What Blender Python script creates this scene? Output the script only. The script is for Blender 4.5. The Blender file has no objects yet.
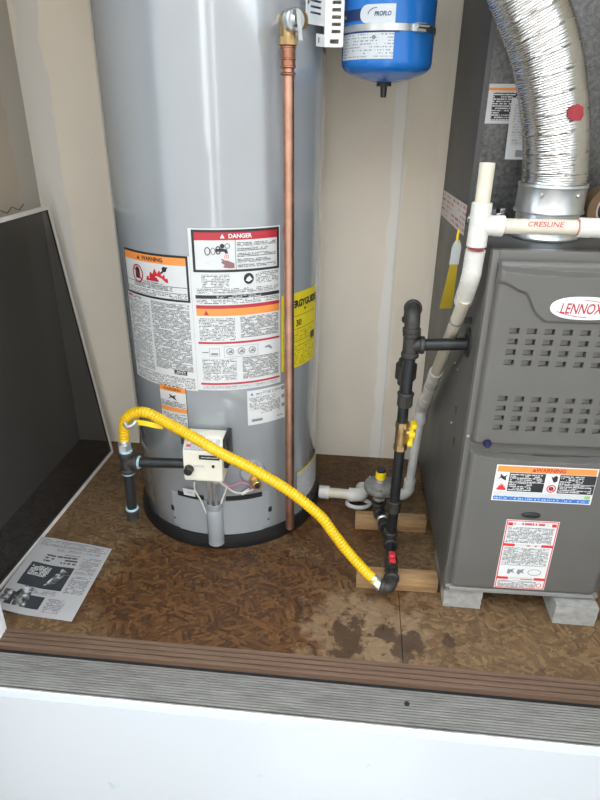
import bpy, bmesh, math, random
from mathutils import Vector, Matrix
random.seed(7)
PI = math.pi
rad = math.radians
scene = bpy.context.scene
COL = scene.collection

# ------------------------------------------------------------------ camera
cd = bpy.data.cameras.new('camera')
cd.sensor_fit = 'HORIZONTAL'; cd.sensor_width = 36.0; cd.lens = 602.0 / 600.0 * 36.0
cd.clip_start = 0.02
cam = bpy.data.objects.new('camera', cd); COL.objects.link(cam)
cam.matrix_world = (Matrix.Translation((0, 0, 1.07)) @ Matrix.Rotation(rad(5.5), 4, 'Z')
                    @ Matrix.Rotation(rad(90 - 25.6), 4, 'X') @ Matrix.Rotation(rad(0.7), 4, 'Z'))
scene.camera = cam

# ------------------------------------------------------------------ world, light, exposure
world = bpy.data.worlds.new('sky'); scene.world = world; world.use_nodes = True
wbg = world.node_tree.nodes['Background']
wbg.inputs['Color'].default_value = (0.86, 0.94, 1.0, 1); wbg.inputs['Strength'].default_value = 4.9
sd = bpy.data.lights.new('sun', 'SUN'); sd.energy = 18.0; sd.angle = rad(0.6); sd.color = (1.0, 0.97, 0.93)
sun = bpy.data.objects.new('sun', sd); COL.objects.link(sun)
sun.rotation_euler = (rad(-38), 0, rad(12))          # high sun behind the building: the doorway is in open shade
scene.view_settings.view_transform = 'Standard'; scene.view_settings.look = 'None'
scene.view_settings.gamma = 1.0; scene.view_settings.use_curve_mapping = False
scene.view_settings.exposure = 0.14

# ------------------------------------------------------------------ materials
MATS = {}
def nt(name):
    m = bpy.data.materials.new(name); m.use_nodes = True
    MATS[name] = m
    return m, m.node_tree, m.node_tree.nodes['Principled BSDF']
def link(t, a, b): t.links.new(a, b)
def node(t, typ, **kw):
    n = t.nodes.new(typ)
    for k, v in kw.items(): setattr(n, k, v)
    return n
def coords(t, scale=(1, 1, 1), rot=(0, 0, 0), src='Object', loc=(0, 0, 0)):
    tc = node(t, 'ShaderNodeTexCoord'); mp = node(t, 'ShaderNodeMapping')
    mp.inputs['Scale'].default_value = scale; mp.inputs['Rotation'].default_value = rot; mp.inputs['Location'].default_value = loc
    link(t, tc.outputs[src], mp.inputs['Vector'])
    return mp.outputs['Vector']
def noise(t, vec, scale, detail=4, rough=.55, dist=0):
    n = node(t, 'ShaderNodeTexNoise'); n.inputs['Scale'].default_value = scale; n.inputs['Detail'].default_value = detail
    n.inputs['Roughness'].default_value = rough; n.inputs['Distortion'].default_value = dist
    link(t, vec, n.inputs['Vector']); return n.outputs['Fac']
def ramp(t, fac, stops):
    r = node(t, 'ShaderNodeValToRGB'); e = r.color_ramp.elements
    while len(e) > 1: e.remove(e[-1])
    e[0].position = stops[0][0]; e[0].color = (*stops[0][1], 1)
    for p, c in stops[1:]:
        x = e.new(p); x.color = (*c, 1)
    link(t, fac, r.inputs['Fac']); return r.outputs['Color']
def mix(t, fac, a, b, blend='MIX'):
    m = node(t, 'ShaderNodeMix', data_type='RGBA', blend_type=blend)
    for s, v in ((m.inputs[0], fac), (m.inputs[6], a), (m.inputs[7], b)):
        if hasattr(v, 'links'): link(t, v, s)
        elif isinstance(v, (int, float)): s.default_value = v
        else: s.default_value = (*v, 1)
    return m.outputs[2]
def math_(t, op, a, b=None, c=None):
    m = node(t, 'ShaderNodeMath', operation=op)
    for i, v in enumerate((a, b, c)):
        if v is None: continue
        if hasattr(v, 'links'): link(t, v, m.inputs[i])
        else: m.inputs[i].default_value = v
    return m.outputs[0]
def bump(t, b, h, strength, dist=.002):
    n = node(t, 'ShaderNodeBump'); n.inputs['Strength'].default_value = strength; n.inputs['Distance'].default_value = dist
    link(t, h, n.inputs['Height']); link(t, n.outputs['Normal'], b.inputs['Normal'])
def grey(v): return (v, v, v)
def simple(name, col, rough=.5, metal=0, var=.08, vscale=30, bmp=0, bscale=200, spec=.5, coat=0, anis=(1, 1, 1)):
    m, t, b = nt(name)
    v = coords(t, anis)
    n = noise(t, v, vscale, 5)
    c = ramp(t, n, [(.25, tuple(x * (1 - var) for x in col)), (.75, tuple(min(1, x * (1 + var)) for x in col))])
    link(t, c, b.inputs['Base Color'])
    r = ramp(t, n, [(.2, grey(max(.02, rough - .06))), (.8, grey(min(1, rough + .06)))])
    link(t, r, b.inputs['Roughness'])
    b.inputs['Metallic'].default_value = metal
    b.inputs['Specular IOR Level'].default_value = spec
    b.inputs['Coat Weight'].default_value = coat; b.inputs['Coat Roughness'].default_value = .12
    if bmp: bump(t, b, noise(t, v, bscale, 3), bmp, .001)
    return m
simple('tank_paint', (.292, .312, .332), .12, 0, .03, 6, .02, 25, coat=1.0)
MATS['tank_paint'].node_tree.nodes['Principled BSDF'].inputs['Coat IOR'].default_value = 1.75
simple('rubber', (.007, .007, .008), .55, 0, .3, 40, .2)
simple('black_gap', (.008, .008, .008), .8)
simple('copper', (.52, .30, .22), .36, 1, .22, 28)
simple('copper_stain', (.40, .19, .13), .45, 1, .35, 60)
simple('brass', (.50, .35, .17), .38, 1, .25, 60, .2)
simple('bright_brass', (.72, .50, .20), .25, 1, .2, 60)
simple('galvanised', (.62, .65, .67), .34, 1, .18, 22)
simple('zinc', (.66, .68, .68), .38, .9, .15, 80, .1)
simple('iron', (.022, .023, .025), .36, .35, .4, 45, .25, 150)
simple('iron_cast', (.048, .045, .041), .55, .5, .4, 70, .5, 260)
simple('grey_cast', (.28, .28, .27), .5, .6, .3, 60, .4, 200)
simple('tape_sealant', (.35, .50, .58), .5, .2, .3, 90, .3)
simple('pvc', (.60, .585, .545), .28, 0, .05, 25)
simple('pvc_cream', (.58, .53, .43), .33, 0, .07, 25)
simple('pvc_old', (.52, .51, .49), .4, 0, .12, 25)
simple('yellow_coating', (.70, .42, .004), .30, 0, .08, 40)
simple('yellow_plastic', (.85, .60, .01), .4, 0, .08, 40)
simple('yellow_label', (.70, .57, .02), .5, 0, .05, 40)
simple('red_plastic', (.40, .02, .03), .4, 0, .2, 40)
simple('blue_paint', (.012, .165, .56), .22, 0, .05, 10, coat=.3)
simple('furnace_paint', (.108, .103, .095), .42, 0, .05, 14, .12, 420)
simple('furnace_dark', (.070, .068, .064), .45, 0, .08, 12)
simple('coil_steel', (.09, .09, .09), .5, .3, .18, 12, 0)
simple('frame_grey', (.30, .30, .29), .4, .3, .1, 30)
simple('furnace_slot', (.05, .048, .045), .6)
simple('valve_cream', (.74, .71, .60), .4, 0, .05, 40)
simple('black_plastic', (.014, .014, .015), .35)
simple('white_plastic', (.78, .78, .76), .4)
simple('white_paint', (.80, .82, .84), .45, 0, .02, 12)
simple('concrete', (.30, .292, .272), .9, 0, .22, 60, .8, 160)
simple('added_pale_paving', (.74, .73, .70), .9, 0, .05, 5)  # for the unseen strips added to reflect in the tank
simple('paving', (.15, .147, .14), .9, 0, .15, 5, .4, 60)
simple('house_wall', (.55, .52, .47), .9, 0, .08, 8, .4, 120)
simple('added_fence_wood', (.19, .178, .165), .9, 0, .15, 6)  # dull tone for the unseen added fence, sets off its bright gaps
simple('frame_alu', (.74, .71, .66), .45, .1, .1, 30)
simple('wire_white', (.75, .73, .70), .4)
simple('wire_pink', (.55, .20, .33), .4)
simple('wire_grey', (.30, .29, .28), .4)
simple('knob_blue', (.01, .012, .05), .3)
simple('cardboard', (.17, .10, .05), .7, 0, .15, 60)
simple('core_pale', (.48, .36, .30), .7, 0, .1, 60)
simple('foil', (.72, .70, .69), .22, 1, .1, 40, 1.0, 90)
simple('duct_alu', (.60, .59, .575), .22, 1, .06, 60)
simple('screw_steel', (.55, .55, .53), .35, 1)
simple('bracket_paint', (.72, .73, .72), .38, .25, .06, 30)
simple('red_tape', (.28, .025, .035), .45, 0, .3, 60)
# flat print colours
for n_, c_ in dict(paper=(.60, .61, .61), ink=(.02, .02, .022), orange=(.78, .27, .06), crimson=(.42, .025, .04), red=(.62, .03, .03),
                   lightgrey=(.55, .56, .56), white=(.70, .70, .70), label_blue=(.03, .14, .45), navy=(.012, .035, .13), silver=(.60, .64, .68),
                   midgrey=(.22, .22, .23), green=(.25, .5, .1), skin=(.25, .12, .13), ochre=(.50, .36, .03), pvc_red=(.50, .04, .05)).items():
    simple('print_' + n_, c_, .42, 0, .03, 40)

def fineprint(name, paper, ink, pitch, dens=.46, xs=420, src='UV', rowfill=.55):
    m, t, b = nt(name)
    tc = node(t, 'ShaderNodeTexCoord'); sx = node(t, 'ShaderNodeSeparateXYZ'); link(t, tc.outputs[src], sx.inputs[0])
    row = math_(t, 'DIVIDE', sx.outputs['Y'], pitch)
    fr = math_(t, 'FRACT', row); fl = math_(t, 'FLOOR', row)
    on = math_(t, 'LESS_THAN', fr, rowfill)
    cx = node(t, 'ShaderNodeCombineXYZ')
    link(t, math_(t, 'MULTIPLY', sx.outputs['X'], xs), cx.inputs[0]); link(t, math_(t, 'MULTIPLY', fl, 7.31), cx.inputs[1])
    n = noise(t, cx.outputs[0], 1.0, 2)
    n2 = noise(t, cx.outputs[0], .12, 0)
    w = math_(t, 'MULTIPLY', math_(t, 'GREATER_THAN', n, dens), math_(t, 'GREATER_THAN', n2, .36))
    link(t, mix(t, math_(t, 'MULTIPLY', on, w), paper, ink), b.inputs['Base Color'])
    b.inputs['Roughness'].default_value = .42
    return m
fineprint('text_small', (.60, .61, .61), (.10, .10, .10), .0036)
fineprint('text_dense', (.58, .59, .59), (.05, .05, .05), .0032, .42)
fineprint('text_white', (.02, .02, .022), (.62, .62, .62), .0042, .44)
fineprint('text_blue', (.03, .14, .45), (.40, .55, .80), .006, .5, 260)
fineprint('text_yellow', (.70, .57, .02), (.20, .16, .02), .006, .52, 300)
fineprint('text_silver', (.58, .62, .66), (.22, .23, .25), .0055, .50, 330, rowfill=.4)
fineprint('text_red', (.60, .59, .58), (.48, .08, .09), .012, .50, 90)
fineprint('text_grey', (.50, .51, .52), (.28, .28, .28), .005, .5)
fineprint('text_flyer', (.38, .37, .365), (.15, .15, .16), .0046, .44, 330)
fineprint('text_head', (.38, .37, .365), (.05, .05, .05), .0105, .42, 160)
simple('flyer_paper', (.38, .37, .365), .6, 0, .03, 20)
simple('flyer_black', (.035, .038, .045), .5, 0, .1, 20)
# flyer photographs
m, t, b = nt('flyer_photo'); v = coords(t, (1, 1, 1), src='UV')
link(t, ramp(t, noise(t, v, 60, 6), [(.38, grey(.03)), (.52, grey(.16)), (.62, grey(.55))]), b.inputs['Base Color'])

# painted drywall with joint compound
def drywall(name, base, bands, mud=(.66, .65, .62), stain=(.55, .46, .33)):
    """bands: list of (centre, half width, axis, taper) of trowelled joint compound"""
    m, t, b = nt(name)
    tc = node(t, 'ShaderNodeTexCoord'); sx = node(t, 'ShaderNodeSeparateXYZ'); link(t, tc.outputs['Object'], sx.inputs[0])
    v = tc.outputs['Object']
    n1 = noise(t, v, 3.0, 4); n2 = noise(t, coords(t, (1, 1, .35)), 14, 5, .6); n3 = noise(t, v, 90, 4)
    c = ramp(t, n1, [(.3, tuple(x * .94 for x in base)), (.7, tuple(min(1, x * 1.04) for x in base))])
    c = mix(t, math_(t, 'MULTIPLY', math_(t, 'GREATER_THAN', n3, .70), .35), c, (.45, .38, .28))
    h = n3
    for (ctr, hw, ax, soft, amt, col) in bands:
        wob = math_(t, 'MULTIPLY', math_(t, 'SUBTRACT', n2, .5), hw * 2.6)
        d = math_(t, 'ABSOLUTE', math_(t, 'SUBTRACT', math_(t, 'ADD', sx.outputs[ax], wob), ctr))
        k = math_(t, 'DIVIDE', math_(t, 'SUBTRACT', hw, d), soft); k.node.use_clamp = True
        c = mix(t, math_(t, 'MULTIPLY', k, amt), c, col)
    link(t, c, b.inputs['Base Color']); b.inputs['Roughness'].default_value = .85
    bump(t, b, n2, .12, .004)
    return m
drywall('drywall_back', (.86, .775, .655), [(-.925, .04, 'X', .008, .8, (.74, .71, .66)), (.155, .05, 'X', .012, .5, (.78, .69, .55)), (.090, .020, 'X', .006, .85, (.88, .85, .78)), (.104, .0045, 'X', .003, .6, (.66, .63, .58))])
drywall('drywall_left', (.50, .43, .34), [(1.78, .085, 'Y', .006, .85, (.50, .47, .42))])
drywall('drywall_plain', (.70, .64, .53), [])

# oriented strand board with water stains
m, t, b = nt('osb')
def flakes(ang, sx_, sy_, seed):
    v = coords(t, (1, 1, 1), (0, 0, ang), loc=(seed, seed * .7, 0))
    mp = node(t, 'ShaderNodeMapping'); mp.inputs['Scale'].default_value = (sx_, sy_, 1); link(t, v, mp.inputs['Vector'])
    vo = node(t, 'ShaderNodeTexVoronoi'); vo.inputs['Scale'].default_value = 1; vo.voronoi_dimensions = '2D'; link(t, mp.outputs[0], vo.inputs['Vector'])
    s = node(t, 'ShaderNodeSeparateColor'); link(t, vo.outputs['Color'], s.inputs[0])
    gr = noise(t, mp.outputs[0], 2.2, 5, .7)
    return math_(t, 'ADD', math_(t, 'MULTIPLY', s.outputs[0], .45), math_(t, 'MULTIPLY', gr, .55)), s.outputs[1]
a1, k1 = flakes(.35, 30, 125, 3.1); a2, k2 = flakes(-.55, 32, 135, 8.7); a3, k3 = flakes(1.25, 34, 120, 5.2)
f = mix(t, math_(t, 'GREATER_THAN', k1, .55), a1, a2); f = mix(t, math_(t, 'GREATER_THAN', k2, .6), f, a3)
dry = ramp(t, f, [(.2, (.072, .037, .015)), (.5, (.125, .071, .030)), (.8, (.20, .122, .055))])
wet = ramp(t, f, [(.2, (.030, .011, .004)), (.5, (.074, .031, .009)), (.8, (.140, .062, .018))])
v = coords(t)
big = noise(t, v, 5.0, 6, .6); blot = noise(t, v, 26, 5, .6)
def blob(cx, cy, rx, ry):
    mp = node(t, 'ShaderNodeMapping'); mp.inputs['Location'].default_value = (-cx / rx, -cy / ry, 0); mp.inputs['Scale'].default_value = (1 / rx, 1 / ry, 0)
    link(t, v, mp.inputs['Vector'])
    ln = node(t, 'ShaderNodeVectorMath', operation='LENGTH'); link(t, mp.outputs[0], ln.inputs[0])
    return math_(t, 'SUBTRACT', 1.0, ln.outputs['Value'])
w = math_(t, 'MAXIMUM', blob(-.27, 1.09, .44, .26), blob(-.02, 1.55, .20, .32))
w = math_(t, 'ADD', w, math_(t, 'MULTIPLY', math_(t, 'SUBTRACT', big, .5), 1.6))
w = math_(t, 'MULTIPLY', w, 3.2); w.node.use_clamp = True
c = mix(t, w, dry, wet)
pale = math_(t, 'MULTIPLY', math_(t, 'ADD', blob(.06, 1.02, .16, .16), math_(t, 'MULTIPLY', math_(t, 'SUBTRACT', blot, .5), 2.2)), 2.5); pale.node.use_clamp = True
c = mix(t, math_(t, 'MULTIPLY', pale, .45), c, (.27, .185, .11))
sp = math_(t, 'MULTIPLY', math_(t, 'SUBTRACT', noise(t, v, 34, 4, .6), .60), 14); sp.node.use_clamp = True
c = mix(t, math_(t, 'MULTIPLY', sp, .75), c, (.045, .018, .010))
damp = math_(t, 'MAXIMUM', math_(t, 'MAXIMUM', blob(.15, .99, .05, .05), blob(.02, 1.0, .05, .10)), math_(t, 'MAXIMUM', blob(.11, 1.02, .03, .035), blob(.24, 1.02, .02, .025)))
damp = math_(t, 'MULTIPLY', math_(t, 'ADD', damp, math_(t, 'MULTIPLY', math_(t, 'SUBTRACT', blot, .55), 3.0)), 4.0); damp.node.use_clamp = True
near = math_(t, 'MULTIPLY', blob(.10, 1.01, .22, .13), 4.0); near.node.use_clamp = True
c = mix(t, math_(t, 'MULTIPLY', math_(t, 'MULTIPLY', damp, near), .8), c, (.030, .013, .006))
link(t, c, b.inputs['Base Color'])
link(t, ramp(t, w, [(0, grey(.72)), (1, grey(.50))]), b.inputs['Roughness'])
bump(t, b, f, .45, .0015)

def wood(name, dark, light, axis_scale, rough=.6):
    m, t, b = nt(name); v = coords(t, axis_scale)
    n = noise(t, v, 1.0, 6, .65, .3)
    link(t, ramp(t, n, [(.3, dark), (.7, light)]), b.inputs['Base Color']); b.inputs['Roughness'].default_value = rough
    bump(t, b, n, .25, .001)
wood('lumber', (.22, .12, .05), (.40, .25, .12), (9, 90, 120), .75)
wood('sill_wood', (.075, .043, .027), (.15, .090, .058), (7, 260, 260), .55)
# ribbed aluminium threshold, dirty
m, t, b = nt('sill_alu'); v = coords(t); n = noise(t, coords(t, (4, 30, 30)), 3, 6, .65)
link(t, ramp(t, n, [(.3, (.18, .172, .16)), (.7, (.30, .29, .27))]), b.inputs['Base Color'])
b.inputs['Metallic'].default_value = .55; b.inputs['Roughness'].default_value = .48
simple('sill_lip', (.62, .62, .61), .35, .7, .12, 40)
# white painted skirt with scuffs
m, t, b = nt('skirt_paint'); v = coords(t, (1, 1, 1)); n = noise(t, v, 16, 6, .7); n2 = noise(t, coords(t, (1, 1, 1)), 2.5, 3)
k = math_(t, 'MULTIPLY', math_(t, 'GREATER_THAN', n, .67), math_(t, 'GREATER_THAN', n2, .52))
link(t, mix(t, math_(t, 'MULTIPLY', k, .6), (.49, .51, .535), (.31, .41, .43)), b.inputs['Base Color']); b.inputs['Roughness'].default_value = .4
# insect mesh: partly see-through weave
m, t, b = nt('insect_mesh'); b.inputs['Base Color'].default_value = (.010, .010, .011, 1); b.inputs['Roughness'].default_value = .7
v = coords(t)
b.inputs['Alpha'].default_value = .76
# hammered steel front of the coil cabinet
m, t, b = nt('hammered'); v = coords(t); n = noise(t, v, 110, 3, .6)
link(t, ramp(t, n, [(.3, grey(.07)), (.7, grey(.17))]), b.inputs['Base Color']); b.inputs['Metallic'].default_value = .6; b.inputs['Roughness'].default_value = .38
bump(t, b, n, .6, .002)

# ------------------------------------------------------------------ mesh helpers
class MB:
    def __init__(s): s.v = []; s.f = []; s.m = []; s.uv = {}
    def add(s, vs, fs, mat=None):
        o = len(s.v); s.v.extend(Vector(p) for p in vs)
        for f in fs: s.f.append(tuple(i + o for i in f)); s.m.append(mat)
        return s
    def box(s, x0, y0, z0, x1, y1, z1, mat=None):
        return s.add([(x0, y0, z0), (x1, y0, z0), (x1, y1, z0), (x0, y1, z0), (x0, y0, z1), (x1, y0, z1), (x1, y1, z1), (x0, y1, z1)],
                     [(0, 3, 2, 1), (4, 5, 6, 7), (0, 1, 5, 4), (1, 2, 6, 5), (2, 3, 7, 6), (3, 0, 4, 7)], mat)
    def cbox(s, x0, y0, z0, x1, y1, z1, c=.003, mat=None):
        """box with chamfered edges"""
        bm = bmesh.new(); bmesh.ops.create_cube(bm, size=1)
        for q in bm.verts: q.co = Vector(((x0 + x1) / 2 + q.co.x * (x1 - x0), (y0 + y1) / 2 + q.co.y * (y1 - y0), (z0 + z1) / 2 + q.co.z * (z1 - z0)))
        bmesh.ops.bevel(bm, geom=bm.edges[:], offset=c, segments=2, affect='EDGES', profile=.5)
        bm.verts.index_update()
        s.add([q.co.copy() for q in bm.verts], [[q.index for q in f.verts] for f in bm.faces], mat); bm.free(); return s
    def sweep(s, path, r, n=16, mat=None, caps=True, closed=False):
        P = [Vector(p) for p in path]; N = len(P)
        rs = r if isinstance(r, (list, tuple)) else [r] * N
        tang = []
        for i in range(N):
            if closed: d = P[(i + 1) % N] - P[i - 1]
            else: d = P[min(i + 1, N - 1)] - P[max(i - 1, 0)]
            tang.append(d.normalized())
        up = Vector((0, 0, 1)) if abs(tang[0].z) < .9 else Vector((0, 1, 0))
        a = tang[0].cross(up).normalized(); o = len(s.v)
        for i in range(N):
            a = (a - tang[i] * a.dot(tang[i])).normalized(); bb = tang[i].cross(a)
            for k in range(n):
                w = 2 * PI * k / n
                s.v.append(P[i] + (a * math.cos(w) + bb * math.sin(w)) * rs[i])
        for i in range(N if closed else N - 1):
            j = (i + 1) % N
            for k in range(n):
                s.f.append((o + i * n + k, o + i * n + (k + 1) % n, o + j * n + (k + 1) % n, o + j * n + k)); s.m.append(mat)
        if caps and not closed:
            s.f.append(tuple(o + k for k in reversed(range(n)))); s.m.append(mat)
            s.f.append(tuple(o + (N - 1) * n + k for k in range(n))); s.m.append(mat)
        return s
    def cyl(s, p0, p1, r0, r1=None, n=20, mat=None, bev=0):
        p0 = Vector(p0); p1 = Vector(p1); r1 = r0 if r1 is None else r1
        if bev:
            d = (p1 - p0).normalized() * bev
            return s.sweep([p0, p0 + d, p1 - d, p1], [r0 - bev, r0, r1, r1 - bev], n, mat)
        return s.sweep([p0, p1], [r0, r1], n, mat)
    def lathe(s, prof, c=(0, 0, 0), axis='Z', n=48, mat=None):
        """prof: (radius, height) pairs along the axis"""
        o = len(s.v); c = Vector(c)
        for (r, h) in prof:
            for k in range(n):
                w = 2 * PI * k / n; x, y = r * math.cos(w), r * math.sin(w)
                s.v.append(c + (Vector((x, y, h)) if axis == 'Z' else Vector((x, h, y)) if axis == 'Y' else Vector((h, x, y))))
        for i in range(len(prof) - 1):
            for k in range(n):
                q = (o + i * n + k, o + i * n + (k + 1) % n, o + (i + 1) * n + (k + 1) % n, o + (i + 1) * n + k)
                s.f.append(q if axis != 'Y' else q[::-1]); s.m.append(mat)
        return s
    def sphere(s, c, r, n=16, mat=None, sc=(1, 1, 1)):
        prof = []; m_ = n // 2
        c = Vector(c); o = len(s.v)
        for i in range(m_ + 1):
            a = -PI / 2 + PI * i / m_
            for k in range(n):
                w = 2 * PI * k / n
                s.v.append(c + Vector((math.cos(a) * math.cos(w) * r * sc[0], math.cos(a) * math.sin(w) * r * sc[1], math.sin(a) * r * sc[2])))
        for i in range(m_):
            for k in range(n):
                s.f.append((o + i * n + k, o + i * n + (k + 1) % n, o + (i + 1) * n + (k + 1) % n, o + (i + 1) * n + k)); s.m.append(mat)
        return s
    def prism(s, pts, axis, a0, a1, mat=None):
        """2-D outline (counter-clockwise) extruded along an axis: 'X' pts=(y,z), 'Y' pts=(x,z), 'Z' pts=(x,y)"""
        n = len(pts)
        def P(p, h): return (h, p[0], p[1]) if axis == 'X' else (p[0], h, p[1]) if axis == 'Y' else (p[0], p[1], h)
        vs = [P(p, a0) for p in pts] + [P(p, a1) for p in pts]
        fs = [tuple(range(n)), tuple(range(2 * n - 1, n - 1, -1))] + [(i, n + i, n + (i + 1) % n, (i + 1) % n) for i in range(n)]
        return s.add(vs, fs, mat)
    def build(s, name, mat=None, parent=None, smooth=35, fix=True):
        me = bpy.data.meshes.new(name)
        org = Vector((0, 0, 0)); p = parent
        while p is not None:
            org += Vector(p.location)
            if p.get('_local'): org = Vector((0, 0, 0)); break
            p = p.parent
        me.from_pydata([tuple(q - org) for q in s.v], [], s.f)
        names = []
        for q in s.m:
            q = q or mat
            if q not in names: names.append(q)
        for q in names: me.materials.append(MATS[q])
        me.polygons.foreach_set('material_index', [names.index(q or mat) for q in s.m])
        if s.uv:
            ul = me.uv_layers.new(name='metres')
            for l in me.loops: ul.data[l.index].uv = s.uv.get(l.vertex_index, (0, 0))
        if fix and not s.uv:
            bm = bmesh.new(); bm.from_mesh(me); bmesh.ops.recalc_face_normals(bm, faces=bm.faces[:]); bm.to_mesh(me); bm.free()
        if smooth:
            me.shade_smooth(); me.set_sharp_from_angle(angle=rad(smooth))
        o = bpy.data.objects.new(name, me); COL.objects.link(o); o.parent = parent
        return o
def thing(name, label, cat, loc=(0, 0, 0), rotz=0, group=None, local=False):
    o = bpy.data.objects.new(name, None); COL.objects.link(o); o.empty_display_size = .05
    o.location = loc; o.rotation_euler = (0, 0, rotz); o['label'] = label; o['category'] = cat
    if group: o['group'] = group
    if local: o['_local'] = 1
    return o
def tag(o, label, cat, group=None):
    o['label'] = label; o['category'] = cat
    if group: o['group'] = group
    return o
def struct(o): o['kind'] = 'structure'; return o
def curve(pts, per=8):
    """Catmull-Rom through the points"""
    P = [Vector(p) for p in pts]; P = [P[0] * 2 - P[1]] + P + [P[-1] * 2 - P[-2]]; out = []
    for i in range(1, len(P) - 2):
        a, b_, c_, d = P[i - 1:i + 3]
        for k in range(per):
            u = k / per
            out.append(.5 * (2 * b_ + (c_ - a) * u + (2 * a - 5 * b_ + 4 * c_ - d) * u * u + (3 * b_ - a - 3 * c_ + d) * u ** 3))
    out.append(P[-2]); return out
def resample(pts, step):
    L = [0]
    for i in range(1, len(pts)): L.append(L[-1] + (pts[i] - pts[i - 1]).length)
    n = max(2, int(L[-1] / step)); out = []; j = 0
    for i in range(n + 1):
        s_ = L[-1] * i / n
        while j < len(pts) - 2 and L[j + 1] < s_: j += 1
        u = (s_ - L[j]) / max(1e-9, L[j + 1] - L[j]); out.append(pts[j].lerp(pts[j + 1], u))
    return out, L[-1]
def text2d(body, size, align='CENTER', bold=.0, shear=0.0, sx=1.0):
    cu = bpy.data.curves.new('lettering', 'FONT'); cu.body = body; cu.size = size; cu.align_x = align; cu.align_y = 'CENTER'
    cu.offset = bold * size; cu.shear = shear; cu.resolution_u = 3
    o = bpy.data.objects.new('lettering', cu); COL.objects.link(o)
    dg = bpy.context.evaluated_depsgraph_get(); dg.update()
    me = bpy.data.meshes.new_from_object(o.evaluated_get(dg))
    vs = [(q.co.x * sx, q.co.y) for q in me.vertices]; fs = [tuple(p.vertices) for p in me.polygons]
    bpy.data.objects.remove(o); bpy.data.curves.remove(cu); bpy.data.meshes.remove(me)
    return vs, fs

class Sheet:
    """printed sheet: patches in metres (u right, v up) laid on a surface by fmap(u, v, lift)"""
    def __init__(s, fmap, lift=.0003, step=.012, base=.0006): s.mb = MB(); s.f = fmap; s.k = lift; s.step = step; s.base = base
    def raw(s, pts, faces, mat, layer):
        o = len(s.mb.v); h = s.base + s.k * layer
        s.mb.add([s.f(u, v, h) for u, v in pts], faces, mat)
        for i, p in enumerate(pts): s.mb.uv[o + i] = p
    def rect(s, u0, v0, u1, v1, mat, layer=0):
        n = max(1, int(math.ceil(abs(u1 - u0) / s.step))); m_ = max(1, int(math.ceil(abs(v1 - v0) / (s.step * 3))))
        pts = [(u0 + (u1 - u0) * i / n, v0 + (v1 - v0) * j / m_) for j in range(m_ + 1) for i in range(n + 1)]
        w_ = n + 1
        s.raw(pts, [(j * w_ + i, j * w_ + i + 1, (j + 1) * w_ + i + 1, (j + 1) * w_ + i) for j in range(m_) for i in range(n)], mat, layer)
        return s
    def frame(s, u0, v0, u1, v1, w, mat, layer=1):
        s.rect(u0, v1 - w, u1, v1, mat, layer); s.rect(u0, v0, u1, v0 + w, mat, layer)
        s.rect(u0, v0 + w, u0 + w, v1 - w, mat, layer); s.rect(u1 - w, v0 + w, u1, v1 - w, mat, layer); return s
    def poly(s, pts, mat, layer=2): s.raw(pts, [tuple(range(len(pts)))], mat, layer); return s
    def disc(s, u, v, r, mat, layer=2, n=20, ry=None):
        ry = ry or r
        return s.poly([(u + r * math.cos(2 * PI * i / n), v + ry * math.sin(2 * PI * i / n)) for i in range(n)], mat, layer)
    def ring(s, u, v, r, w, mat, layer=2, n=24, ry=None):
        ry = ry or r; pts = []
        for i in range(n):
            a = 2 * PI * i / n; pts += [(u + r * math.cos(a), v + ry * math.sin(a)), (u + (r - w) * math.cos(a), v + (ry - w) * math.sin(a))]
        s.raw(pts, [(2 * i, 2 * ((i + 1) % n), 2 * ((i + 1) % n) + 1, 2 * i + 1) for i in range(n)], mat, layer); return s
    def bar(s, a, b_, w, mat, layer=3):
        a = Vector(a); b_ = Vector(b_); d = (b_ - a).normalized() * (w / 2); p = Vector((-d.y, d.x))
        return s.poly([tuple(a - p), tuple(b_ - p), tuple(b_ + p), tuple(a + p)], mat, layer)
    def text(s, body, u, v, size, mat, layer=3, align='CENTER', bold=.02, shear=0, sx=1.0, ang=0):
        vs, fs = text2d(body, size, align, bold, shear, sx); c_, s_ = math.cos(ang), math.sin(ang)
        s.raw([(u + x * c_ - y * s_, v + x * s_ + y * c_) for x, y in vs], fs, mat, layer); return s
    def flame(s, u, v, w, h, mat, layer=3):
        pts = [(-.5, 0), (.5, 0), (.48, .35), (.38, .28), (.36, .62), (.24, .45), (.16, .9), (.04, .6), (-.06, 1.0), (-.16, .55), (-.28, .7), (-.32, .35), (-.46, .3)]
        return s.poly([(u + x * w, v + y * h) for x, y in pts], mat, layer)
    def tri(s, u, v, r, mat, layer=3): return s.poly([(u - r, v - r * .8), (u + r, v - r * .8), (u, v + r)], mat, layer)
    def build(s, name, parent, label=None):
        o = s.mb.build(name, 'print_paper', parent, smooth=40, fix=False)
        if label: o['label'] = label
        return o

# ================================================================== SETTING
FL = struct(MB().box(-.965, .80, -.06, .80, 1.80, -.012, 'black_gap').build('floor', 'black_gap', smooth=0))
def panel(x0, y0, x1, y1):
    o = MB().box(x0, y0, -.012, x1, y1, 0).build('floor_panel', 'osb', FL, smooth=0); return o
panel(-.965, .935, .1385, 1.645); panel(.1400, .935, .80, 1.645); panel(-.965, 1.6465, .80, 1.80)

struct(MB().box(-1.10, 1.80, -.06, .95, 1.90, 2.40).build('wall_back', 'drywall_back', smooth=0))
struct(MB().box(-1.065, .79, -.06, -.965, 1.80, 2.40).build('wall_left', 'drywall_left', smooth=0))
struct(MB().box(.80, .79, -.06, .90, 1.80, 2.40).build('wall_right', 'drywall_plain', smooth=0))
struct(MB().box(-1.10, .62, 2.40, .95, 1.90, 2.50).build('ceiling', 'drywall_plain', smooth=0))
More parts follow.
